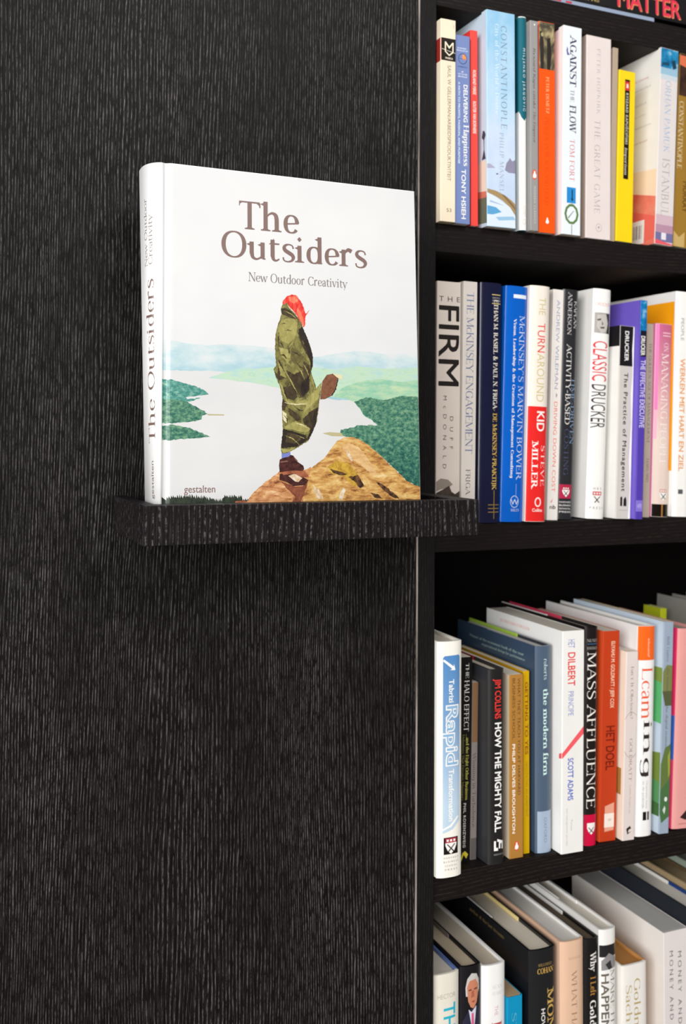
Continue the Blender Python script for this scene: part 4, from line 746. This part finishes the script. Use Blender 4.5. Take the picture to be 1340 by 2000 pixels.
book('marvin', 'hb', (8, 92, 190), label='glossy bright blue hardback with white lettering', group=G, gloss=.14, page=(222, 218, 210), right=(16, 60, 130), dec=[
 ('t', "McKINSEY'S MARVIN BOWER", 's', (196, 210, 236), .125, .825, .60, .86), ('t', 'Vision, Leadership & the Creation of Management Consulting', 'S', WT, .14, .815, .34, .46), ('r', (226, 232, 240), .036, .052, .30, .92),
 ('l', (206, 218, 238), .915, .55, .0052, .0062, .0006, 22), ('t', 'W', 'n', (206, 218, 238), .905, .928, .38, .74, 'h'), ('t', 'WILEY', 's', (220, 228, 240), .945, .956, .38, .78, 'h'), ('r', (150, 170, 210), .84, .90, .60, .62)])
book('turn', 'hb', (238, 228, 216), label='hardback white above and red below with red and gold lettering', group=G, gloss=.2, left=(236, 224, 214), dec=[
 ('r', (226, 42, 40), .515, 1, 0, 1), ('t', 'THE', 'n', (206, 192, 140), .05, .125, .40, .74), ('t', 'TURN', 'n', (226, 62, 54), .16, .285, .36, .74), ('t', 'AROUND', 'n', (206, 192, 140), .29, .495, .36, .74),
 ('t', 'KID', 'b', WT, .535, .62, .42, .80), ('t', 'STEVE', 's', (250, 230, 226), .68, .85, .66, .86, 'd', .1), ('t', 'MILLER', 'S', WT, .66, .865, .22, .50, 'd', .05), ('l', (250, 226, 222), .918, .55, .004, .005, .0014, 16), ('t', 'Collins', 'b', (250, 230, 226), .945, .958, .28, .78, 'h')])
book('wile', 'pb', (228, 222, 216), label='narrow white book with grey-blue and red lettering, right of the red-footed one', group=G, gloss=.4, dec=[
 ('t', 'ANDREW WILEMAN', 'n', (144, 152, 178), .045, .435, .34, .66), ('p', (120, 110, 130), [(.5, .45), (.6, .46), (.55, .475), (.5, .465)]), ('t', 'DRIVING DOWN COST', 'n', (226, 106, 92), .49, .88, .34, .66), ('p', (214, 50, 60), [(.25, .925), (.5, .905), (.35, .925)]), ('t', 'nb', 'b', (40, 36, 36), .935, .952, .2, .75, 'h')])
book('kaplan', 'hb', (40, 40, 43), label='charcoal book with white and blue lettering and a crimson square crest', group=G, gloss=.25, dec=[
 ('t', 'KAPLAN', 's', (226, 222, 220), .05, .17, .66, .86), ('t', 'ANDERSON', 's', (206, 202, 200), .012, .2, .26, .50), ('t', 'ACTIVITY-BASED', 's', (236, 232, 228), .24, .59, .26, .56), ('t', 'COSTING', 's', (70, 76, 104), .61, .81, .26, .54), ('t', 'TIME-DRIVEN', 's', (124, 152, 186), .385, .675, .60, .86),
 ('r', (176, 40, 72), .85, .91, .08, .82)] + shield(.88, .46, .009) + [('t', s, 'b', (206, 202, 200), .922+i*.014, .929+i*.014, .1, .8, 'h') for i, s in enumerate(('HARVARD', 'BUSINESS', 'SCHOOL', 'PRESS'))])
_, _, w_, h_, _ = DIM['classic']
book('classic', 'hb', (242, 240, 236), label='white hardback with a grey portrait and tall thin red and black lettering', group=G, gloss=.24, dec=[
 ('t', 'DRUCKER', 'n', (226, 168, 164), .06, .075, .1, .95, 'h'), ('r', (170, 166, 160), .105, .195, .08, .94), ('p', (196, 190, 184), [(.2, .115), (.7, .11), (.82, .15), (.7, .185), (.45, .195), (.2, .17)]), ('p', (62, 58, 56), [(.68, .108), (.94, .105), (.94, .195), (.72, .195), (.82, .15)]), ('p', (90, 84, 80), [(.2, .135), (.4, .13), (.4, .138), (.22, .142)]), ('p', (100, 94, 90), [(.36, .168), (.62, .165), (.6, .174), (.38, .175)]), ('p', (120, 112, 108), [(.45, .14), (.55, .155), (.45, .16)]),
 ('t', 'CLASSIC', 'n', (216, 66, 76), .23, .405, .06, .84), ('t', 'DRUCKER', 'n', (66, 58, 58), .42, .61, .06, .84), ('t', 'HBS', 'n', (130, 126, 124), .865, .875, .3, .75, 'h', .5), ('t', 'PRESS', 'n', (130, 126, 124), .948, .958, .14, .9, 'h', .5)] + shield(.908, .52, .0115, band=(206, 60, 74)))
book('practice', 'pb', (202, 196, 190), label='torn-jacketed book, black top and pale grey below, with bold black lettering', group=G, gloss=.45, left=(240, 238, 234), right=(240, 238, 236), dec=[
 ('r', (24, 22, 24), 0, .21, 0, .88), ('R', (28, 26, 28), 0, .107, .0006, .05), ('t', 'DRUCKER', 'b', (236, 234, 230), .027, .185, .34, .60), ('t', 'The Practice of Management', 'b', (40, 36, 34), .245, .86, .34, .60, 'd', .12),
 ('p', (32, 28, 28), [(.28, .89), (.4, .885), (.42, .9), (.42, .935), (.28, .935)]), ('p', (32, 28, 28), [(.5, .9), (.64, .885), (.7, .905), (.7, .935), (.5, .935)]), ('r', (150, 146, 142), .955, .957, .2, .8),
 ('p', (240, 238, 234), [(.9, 0), (1, 0), (1, 1), (.82, 1), (.9, .85), (.8, .7), (.88, .5), (.82, .35), (.9, .25), (.84, .12)])])
book('purple', 'pb', (82, 62, 166), left=(112, 92, 196), label='slim purple paperback with a blue cloudy top, right of the torn book', group=G, gloss=.35, dec=[
 ('r', noise_mat('print_blue_cloud', [(.35, (0, 84, 140)), (.55, (16, 124, 184)), (.7, (150, 200, 226))], (90, 90, 90), 4, .36), 0, .16, 0, 1), ('r', (24, 24, 40), .14, .26, .1, 1), ('t', 'DRUCKER', 'b', WT, .165, .255, .2, .75), ('t', 'THE EFFECTIVE EXECUTIVE', 'b', (206, 198, 236), .275, .585, .22, .88), ('r', (130, 112, 200), .915, .965, 0, 1), ('t', 'HARPER', 'n', (190, 180, 226), .93, .95, .2, .8, 'h')])
book('brown', 'pb', (184, 168, 156), label='thin taupe book set back, left of the pink one', group=G, gloss=.5, dec=[('t', 'THE GOLDEN AGE OF MANAGEMENT', 's', (104, 82, 74), .1, .62, .35, .7), ('t', 'HARVARD', 's', (104, 82, 74), .7, .82, .35, .7)])
book('pink', 'hb', (226, 206, 194), left=(240, 128, 188), label='pink and beige hardback with a black foot band', group=G, gloss=.3, dec=[
 ('r', noise_mat('print_pink_to_beige', [(.12, (226, 206, 194)), (.5, (218, 168, 170)), (.9, (194, 100, 136))], (5, 5, 5), 0, .36, fade=(.07, .215, .45), spec=.2), 0, .7, .0, 1), ('r', (240, 130, 186), 0, .45, .02, .16), ('r', (240, 176, 198), .45, .6, .02, .14), ('r', (24, 16, 12), .935, 1, 0, 1), ('r', (170, 120, 60), .935, 1, .5, .58),
 ('r', (236, 196, 208), .045, .05, .35, .85), ('r', (236, 196, 208), .06, .065, .35, .85), ('t', 'ON', 's', (240, 218, 220), .10, .145, .42, .7), ('t', 'MANAGING PEOPLE', 's', (240, 226, 222), .155, .74, .32, .72)] + shield(.885, .6, .0105, band=(206, 150, 140)))
book('orange', 'hs', (240, 238, 234), left=(242, 240, 236), label='tall white hardback with an orange panel on its left cover', group=G, gloss=.35, d=.16, dec=[
 ('R', (252, 166, 22), .045, .80, .0035, .125), ('t', 'WERKEN MET HART EN ZIEL', 'b', (226, 150, 80), .30, .80, .3, .6), ('t', 'PEOPLE', 'n', (150, 150, 150), .12, .22, .3, .5), ('r', (90, 90, 92), .88, .9, .3, .6)])

# ---- third row
G = 'books on the third shelf'; CURZ = -.4174
_, _, w_, h_, _ = DIM['rapid']
book('rapid', 'hb', (240, 236, 226), label='white hardback with a long blue panel on its spine, leftmost on the third shelf', group=G, gloss=.35, page=(200, 190, 176), right=(230, 226, 216), dec=[
 ('p', noise_mat('print_blue_panel', [(.1, (190, 211, 227)), (.9, (84, 136, 190))], (5, 5, 5), 0, .4, fade=(.04, .215, .45), spec=.2), [(.26, .062), (.84, .060), (.90, .068), (.9, .705), (.2, .705), (.2, .070)]), ('p', (186, 208, 224), [(.2, .70), (.9, .70), (.9, .765), (.6, .80), (.2, .815)]),
 ('p', WT, [(.2, .083), (.24, .076), (.62, .108), (.64, .098), (.7, .125), (.48, .123), (.56, .118)]), ('p', WT, [(.2, .795), (.5, .78), (.8, .745), (.86, .75), (.55, .788), (.2, .803)]), ('t', 'Tabrizi', 'b', WT, .163, .262, .44, .64), ('t', 'Rapid', 'o', WT, .272, .532, .34, .82), ('t', 'Rapid', 'n', (138, 178, 212), .277, .527, .355, .80),
 ('t', 'Transformation', 'b', WT, .545, .765, .44, .64), ('r', (28, 22, 22), .832, .903, .24, .82)] + shield(.866, .53, .0125) + [('t', s, 'n', (120, 112, 106), .914+i*.0165, .921+i*.0165, .24+.05*(i > 1), .84-.05*(i > 1), 'h', .4) for i, s in enumerate(('HARVARD', 'BUSINESS', 'SCHOOL', 'PRESS'))])
book('halo', 'pb', (22, 20, 20), label='narrow black book with white and yellow lettering, right of the one with the blue panel', group=G, gloss=.3, dec=[
 ('t', 'THE', 's', (226, 222, 216), .03, .105, .44, .70), ('t', 'HALO EFFECT', 's', (236, 232, 226), .115, .365, .36, .74), ('t', '...and the Eight Other Business', 's', (214, 206, 96), .38, .70, .55, .78), ('t', 'Delusions That Deceive Managers', 's', (140, 136, 72), .38, .70, .25, .42), ('t', 'PHIL ROSENZWEIG', 'b', (206, 200, 194), .715, .93, .42, .62, 'd', .1), ('p', (206, 190, 60), [(.2, .99), (.4, .955), (.6, .948), (.85, .965), (.7, .985), (.5, .965), (.3, .995)])])
book('turb', 'pb', (132, 124, 120), label='thin grey book with a brown top, recessed left of the charcoal hardback', group=G, d=.12, dec=[('r', (128, 96, 68), 0, .34, 0, 1), ('t', 'Winning in Turbulence', 's', (72, 62, 60), .40, .82, .2, .7), ('r', (96, 90, 88), .88, 1, 0, 1)])
book('collins', 'hb', (30, 28, 29), left=(52, 53, 57), label='charcoal hardback with red and bold white lettering', group=G, gloss=.28, page=(206, 196, 180), flap=(186, 24, 44), d=.14, dec=[
 ('t', 'JIM COLLINS', 'b', (226, 58, 52), .05, .255, .36, .74), ('t', 'HOW THE MIGHTY FALL', 'x', (240, 238, 234), .275, .835, .36, .76), ('p', WT, [(.3, .88), (.42, .88), (.42, .915), (.55, .915), (.55, .93), (.3, .93)]), ('p', WT, [(.5, .87), (.9, .885), (.9, .925), (.8, .925), (.8, .895), (.7, .895), (.7, .92), (.6, .92), (.6, .885), (.5, .885)]), ('t', 'RANDOM HOUSE', 'n', (160, 158, 156), .945, .953, .3, .92, 'h')])
_, _, w_, h_, _ = DIM['teach']
book('teach', 'pb', (172, 122, 56), left=(232, 216, 190), label='ochre-brown paperback with dark and white lettering and a small orange oval at its foot', group=G, gloss=.4, d=.125, dec=[
 ('t', 'WHAT THEY TEACH YOU AT HARVARD', 'n', (84, 62, 36), .02, .66, .58, .78), ('t', 'BUSINESS SCHOOL', 'n', (84, 62, 36), .02, .355, .2, .4), ('t', 'PHILIP DELVES BROUGHTON', 'b', (244, 236, 222), .38, .865, .2, .4), ('o', (216, 84, 54), .935, .5, .003, .005)] + bird(.935, .5, .007, w_, h_))
book('yes', 'pb', (206, 162, 6), label='thin mustard-yellow paperback right of the ochre-brown one', group=G, d=.125, dec=[('t', 'GETTING TO YES', 'b', (140, 66, 24), .06, .46, .3, .75), ('t', 'NEGOTIATING AN AGREEMENT', 'n', (140, 112, 20), .5, .8, .4, .7)])
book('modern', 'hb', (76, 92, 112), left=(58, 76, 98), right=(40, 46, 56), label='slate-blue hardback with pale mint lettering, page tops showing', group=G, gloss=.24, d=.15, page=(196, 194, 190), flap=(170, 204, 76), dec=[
 ('t', 'roberts', 's', (206, 226, 222), .062, .165, .46, .68), ('t', 'the modern firm', 'S', (206, 236, 228), .21, .63, .42, .72), ('r', (160, 176, 196), .80, 1, .1, 1), ('t', 'OXFORD', 'n', (120, 134, 152), .83, .95, .46, .64),
 ('T', 'Winner of the economist book of the year', 's', (176, 206, 196), .055, .068, .125, .022), ('T', 'organizational design for performance', 's', (176, 206, 196), .08, .093, .10, .02)])
book('dilbert', 'pb', (234, 232, 228), left=(247, 246, 243), label='white paperback with blue and red lettering crossed by a red stroke', group=G, d=.137, page=(206, 198, 186), gloss=.4, dec=[  # left cover coloured whiter than the spine, for the stronger light from the left
 ('t', 'HET', 'n', (120, 136, 196), .04, .078, .26, .56), ('t', 'DILBERT', 'b', (222, 64, 64), .098, .25, .26, .58), ('t', 'PRINCIPE', 'n', (124, 140, 196), .275, .385, .28, .52), ('p', (238, 92, 100), [(1, .435), (1, .47), (.02, .575), (-.1, .565), (.02, .55)]), ('P', (238, 92, 100), [(.0004, .548), (.0045, .558), (.0045, .578), (.0004, .574)]), ('t', 'SCOTT ADAMS', 'b', (72, 96, 190), .575, .765, .28, .52),
 ('t', 'een management parodie', 'n', (190, 186, 182), .80, .965, .22, .3), ('t', 'Tirion', 'n', (170, 166, 164), .85, .90, .42, .5), ('T', 'BUSINESSBESTSELLER', 's', (232, 120, 116), .032, .046, .11, .055)])
book('mass', 'hb', (27, 20, 20), label='black hardback with large white serif letters and a crimson foot', group=G, gloss=.28, page=(206, 196, 186), flap=(206, 62, 92), lflap=True, dec=[
 ('t', 'NUNES', 's', (190, 184, 178), .055, .068, .12, .9, 'h'), ('t', 'JOHNSON', 's', (190, 184, 178), .09, .103, .12, .9, 'h'), ('r', (60, 110, 150), .076, .079, .14, .9), ('t', 'MASS AFFLUENCE', 's', (240, 234, 226), .115, .83, .16, .80), ('r', (206, 6, 62), .858, 1, 0, 1)] + shield(.92, .5, .010, band=(240, 236, 232)))
book('doel', 'pb', (190, 62, 28), left=(226, 84, 40), label='brick-red paperback with a white label near its foot', group=G, gloss=.35, dec=[
 ('t', 'ELIYAHU M. GOLDRATT / JEFF COX', 'b', (240, 200, 170), .05, .37, .5, .72), ('t', 'HET DOEL', 'b', (118, 30, 16), .455, .665, .30, .80), ('p', (226, 160, 136), [(.3, .835), (.85, .82), (.85, .95), (.3, .955)]), ('r', (240, 226, 214), .87, .935, .28, .86), ('t', 'CAD', 'n', (120, 110, 104), .895, .905, .5, .7, 'h')])
book('obvious', 'pb', (222, 210, 204), left=(244, 228, 208), label='beige paperback with a large thin circle and small grey lettering', group=G, d=.12, dec=[
 ('t', "Isn't It Obvious?", 's', (112, 104, 102), .08, .36, .42, .64), ('t', 'GOLDRATT', 's', (128, 118, 114), .465, .69, .42, .66), ('t', 'Lisanne Wiegers, Joe', 's', (158, 148, 142), .71, .86, .5, .62), ('l', (160, 138, 124), .445, .55, .0125, .024, .0005, 30), ('R', (176, 126, 62), .625, .765, .004, .03), ('p', (40, 34, 32), [(.3, .94), (.6, .925), (.7, .94), (.5, .945), (.45, .96), (.7, .955), (.4, .97)])])
book('learning', 'hb', (242, 240, 238), left=(244, 242, 240), label='white hardback with an orange top and tall orange and black letters', group=G, gloss=.3, d=.16, page=(220, 214, 206), dec=[
 ('r', (242, 104, 34), 0, .165, 0, 1), ('t', 'educatief', 'n', (250, 206, 176), .06, .15, .5, .62), ('t', 'Lcam', 's', (232, 92, 50), .20, .445, .22, .82), ('t', 'ing', 's', (52, 44, 42), .45, .72, .36, .86), ('t', 'Organisatie leren', 's', (150, 146, 144), .74, .87, .56, .66), ('t', 'in de praktijk', 's', (150, 146, 144), .74, .87, .36, .46), ('r', (30, 26, 26), .885, .925, .4, .6), ('r', (30, 26, 26), .885, .925, .66, .76)])
book('green', 'pb', (152, 166, 184), left=(198, 212, 226), label='grey-blue paperback with green hills printed down its spine', group=G, d=.15, right=(186, 170, 130), dec=[
 ('P', (96, 180, 116), [(.0008, .28), (.05, .26), (.05, .48), (.0008, .485)]), ('P', (130, 150, 70), [(.0008, .22), (.05, .23), (.05, .28), (.0008, .29)]), ('P', (120, 140, 64), [(.0008, .62), (.05, .66), (.05, .74), (.0008, .76)]), ('P', (92, 150, 96), [(.0008, .76), (.05, .74), (.05, .86), (.0008, .88)]), ('P', (70, 110, 60), [(.0008, .86), (.05, .85), (.05, .93), (.0008, .92)]),
 ('p', (122, 126, 74), [(0, .24), (.4, .205), (1, .21), (1, .33), (0, .33)]), ('p', (86, 92, 58), [(0, .33), (1, .33), (1, .40), (.3, .40)]), ('t', 'Bill Gates', 's', (96, 104, 120), .07, .19, .35, .6), ('t', 'the business of the digital economy', 's', (84, 88, 84), .22, .62, .4, .62), ('p', (96, 116, 62), [(.0, .68), (.4, .60), (1, .58), (1, .75), (0, .8)]), ('p', (150, 160, 60), [(.7, .64), (1, .6), (1, .72), (.8, .74)]), ('p', (72, 110, 66), [(0, .8), (1, .74), (1, .92), (.2, .95), (0, .9)]), ('o', (226, 230, 226), .84, .6, .002, .0025), ('p', (206, 212, 208), [(.3, .89), (.5, .87), (.6, .885), (.5, .91)])])
book('pinkr', 'hs', (226, 158, 152), left=(232, 112, 140), label='wide salmon-pink book at the right end of the third row, neon edge', group=G, d=.13, page=(170, 160, 150), gloss=.4, dec=[
 ('R', (250, 62, 122), 0, .44, .0012, .04), ('R', (70, 120, 220), .44, .66, .0012, .04), ('R', (250, 84, 130), .66, 1, .0012, .04), ('p', (56, 34, 36), [(.3, .945), (.6, .905), (.7, .93), (.55, .96)]), ('r', (190, 110, 110), .975, .979, .25, .6)])
# tall books leaning beyond the pink one
book('', 'hs', (150, 148, 142), label='tall grey book behind the salmon-pink one at the right edge, third shelf', group=G, d=.15, dim=(.4375, .03, .028, .2190, .053), left=(142, 140, 134))
book('', 'pb', (196, 206, 40), label='lime-edged book peeking out beyond the salmon-pink one', group=G, d=.03, dim=(.4060, .140, .010, .2090, .053))
book('', 'hs', (236, 232, 226), label='tallest white book in the far right corner of the third row', group=G, d=.14, dim=(.4680, .02, .016, .2235, .053))

# ---- bottom row, seen from above
G = 'books on the lowest shelf in view'; CURZ = -.752
book('hect', 'hb', (226, 220, 206), label='ivory hardback with turquoise lettering, against the upright in the lowest row', group=G, d=.125, page=(206, 198, 186), flap=(214, 218, 226), right=(92, 112, 164), dec=[
 ('t', 'HECTOR', 'n', (176, 168, 154), .08, .098, .2, .85, 'h'), ('t', 'THE INVISIBLE', 'b', (40, 176, 200), .12, .60, .42, .84)])
skin = (196, 128, 98)
book('portrait', 'hb', (22, 20, 24), label='black book with a portrait of a grey-haired man in a pink tie', group=G, d=.15, page=(190, 174, 150), flap=(120, 110, 104), dec=[
 ('p', (196, 192, 188), [(.22, .085), (.3, .05), (.5, .03), (.75, .035), (.88, .06), (.9, .1), (.8, .12), (.24, .12)]), ('p', skin, [(.28, .085), (.4, .06), (.7, .055), (.84, .08), (.84, .115), (.76, .15), (.6, .172), (.46, .165), (.34, .14)]), ('p', (168, 96, 74), [(.5, .1), (.62, .1), (.64, .125), (.48, .128)]), ('p', (92, 56, 48), [(.36, .094), (.5, .093), (.5, .098), (.36, .1)]), ('p', (92, 56, 48), [(.62, .092), (.78, .09), (.78, .096), (.62, .098)]), ('p', (150, 70, 62), [(.48, .142), (.68, .14), (.6, .149)]),
 ('p', (40, 40, 60), [(.1, .22), (.36, .175), (.8, .165), (1, .2), (1, .42), (.1, .42)]), ('p', (206, 208, 220), [(.36, .172), (.5, .185), (.74, .162), (.66, .23), (.58, .28), (.46, .22)]), ('p', (206, 92, 132), [(.5, .19), (.6, .188), (.66, .28), (.58, .34), (.5, .28)]), ('t', 'LAST', 'b', (226, 206, 160), .33, .50, .36, .72)])
book('dev', 'hb', (238, 236, 234), label='white hardback with thin red lettering, right of the portrait book', group=G, d=.15, page=(196, 184, 166), gloss=.35, dec=[
 ('t', 'SEAN', 's', (206, 196, 190), .085, .10, .4, .85, 'h'), ('t', 'WARD', 's', (206, 196, 190), .112, .126, .4, .85, 'h'), ('t', 'THE', 'n', (206, 170, 168), .17, .21, .5, .65), ('t', 'DEVIL', 's', (190, 70, 78), .235, .52, .38, .82)])
book('blue', 'pb', (10, 140, 184), label='short cyan paperback in the lowest row beside the big black book', group=G, d=.10, page=(176, 150, 116), dec=[('t', 'STREET', 's', (96, 176, 200), .08, .4, .3, .6)])
book('mon', 'hb', (25, 26, 29), label='thick black hardback with gold lettering, cream page tops showing', group=G, d=.16, page=(222, 212, 194), flap=(236, 214, 146), lflap=True, gloss=.26, dec=[
 ('t', 'WILLIAM D.', 's', (176, 146, 84), .058, .07, .3, .85, 'h'), ('t', 'COHAN', 'S', (206, 164, 84), .078, .10, .28, .92, 'h'), ('t', 'MONEY', 'S', (206, 168, 92), .165, .44, .66, .92), ('t', 'HOW GOLDMAN', 'b', (226, 222, 216), .245, .52, .42, .56), ('t', 'TOOK', 'b', (226, 222, 216), .33, .45, .18, .32), ('T', 'author of the last tycoons', 's', (150, 124, 70), .025, .04, .11, .045)])
book('peach', 'hb', (222, 184, 156), label='peach hardback with faint brown lettering in the lowest row', group=G, d=.15, page=(222, 218, 210), right=(240, 238, 236), gloss=.45, dec=[
 ('t', 'WINDSOR', 's', (176, 140, 116), .068, .078, .3, .85, 'h'), ('t', 'WHAT HAPPENED', 's', (150, 116, 96), .125, .56, .44, .66)])
book('why', 'hb', (22, 19, 20), label='black book with white blackletter-style lettering, right of the peach one', group=G, d=.15, page=(96, 84, 70), flap=(238, 236, 234), dec=[
 ('t', 'Why', 'S', (236, 232, 226), .055, .14, .34, .74), ('t', 'I Left', 'S', (176, 128, 60), .16, .24, .34, .70), ('t', 'Goldman Sachs', 'S', (236, 232, 226), .26, .62, .30, .70)])
book('happen', 'hb', (236, 234, 230), label='white and black striped hardback with grey metallic lettering, narrow', group=G, d=.16, page=(222, 214, 200), flap=(238, 236, 234), lflap=True, gloss=.25, dec=[
 ('r', (34, 32, 34), .065, .115, 0, 1), ('p', (140, 138, 138), [(.1, .13), (.5, .10), (.9, .12), (1, .165), (.1, .17)]), ('p', (50, 48, 50), [(.3, .145), (.6, .13), (.7, .165), (.5, .17)]), ('t', 'HAPPEN', 'b', (104, 96, 86), .185, .42, .1, .5), ('t', 'MAKE IT', 's', (120, 112, 104), .17, .40, .6, .86)])
book('goldman', 'hs', (232, 228, 222), left=(244, 240, 234), right=(196, 140, 76), label='squat white hardback with gilt script and a golden-brown page top', group=G, d=.13, page=(178, 124, 70), dec=[
 ('t', 'Goldman', 's', (176, 156, 96), .075, .44, .48, .72), ('t', 'Sachs', 's', (182, 162, 106), .10, .33, .16, .38)])
book('money', 'pb', (222, 214, 212), left=(244, 240, 234), label='thick white paperback with dark spaced lettering at the right of the lowest row', group=G, d=.15, page=(176, 174, 170), gloss=.4, dec=[
 ('t', 'MONEY AND POWER', 'n', (92, 86, 92), .09, .62, .24, .38, 'd', .3), ('t', 'MONEY AND POWER', 'n', (92, 86, 92), .10, .66, .58, .72, 'd', .3)])
book('', 'hb', (24, 58, 120), left=(34, 38, 46), label='dark hardback with a blue spine beyond the thick white one', group=G, d=.155, dim=(.3238, .004, .030, .2470, 0), page=(206, 202, 192), flap=(226, 224, 218))
book('', 'hb', (96, 76, 54), left=(168, 146, 112), label='tan-jacketed book in the far right corner of the lowest row', group=G, d=.15, dim=(.3560, .004, .030, .2530, 0), page=(140, 122, 94))
book('', 'hb', (150, 160, 146), label='grey-green book beyond the tan-jacketed one, lowest row', group=G, d=.15, dim=(.3880, .004, .026, .2600, 0), page=(150, 152, 144))

# ---- top shelf: two books lying flat, spines to the room
def flat_book(x, z, w, th, d, col, page, label, dec):
    R = empty('book', (x, .006, z)); tag(R, label, 'book', 'books lying flat on the top shelf')
    m = MB(); t = .0016; c = mat(col, .3, .45)
    m.box(0, w, 0, d, 0, t, c, .0004); m.box(0, w, 0, d, th-t, th, c, .0004); m.box(0, w, 0, t, t, th-t, c)
    for i, e in enumerate(dec):
        off = .00006+.00003*i
        if e[0] == 't': V, F = fit_text(e[1], e[2], e[4], e[5], e[6], e[7])
        else: V = [(e[4], e[6]), (e[5], e[6]), (e[5], e[7]), (e[4], e[7])]; F = [(0, 1, 2, 3)]
        m.add([(p[0], -off-(p[2] if len(p) > 2 else 0), p[1]) for p in V], F, mat(e[3], .35, .4))
    m.build('cover', R)
    q = MB(); q.box(.002, w-.002, t+.001, d-.002, t, th-t, pages(page)); q.build('page_block', R)
TZ = .4795
flat_book(.115, TZ+.0001, .172, .0058, .16, (150, 164, 186), (220, 214, 206), 'thin pale blue-grey magazine lying flat under the black book on the top shelf', [('r', '', '', (190, 60, 66), .030, .044, .002, .0042), ('r', '', '', (190, 60, 66), .05, .058, .002, .0042)])
flat_book(.105, TZ+.0061, .262, .040, .165, (24, 20, 22), (220, 214, 206), 'black book lying flat on the top shelf with big red block letters', [
 ('t', 'MATTER', 'b', (222, 140, 92), .131, .2215, .0042, .0242), ('t', 'MATTER', 'b', (222, 52, 78), .130, .2205, .0052, .0252), ('t', 'GRAY', 'b', (150, 30, 60), .14, .19, .0285, .036), ('t', 'the', 'n', (176, 150, 96), .082, .105, .004, .008)])
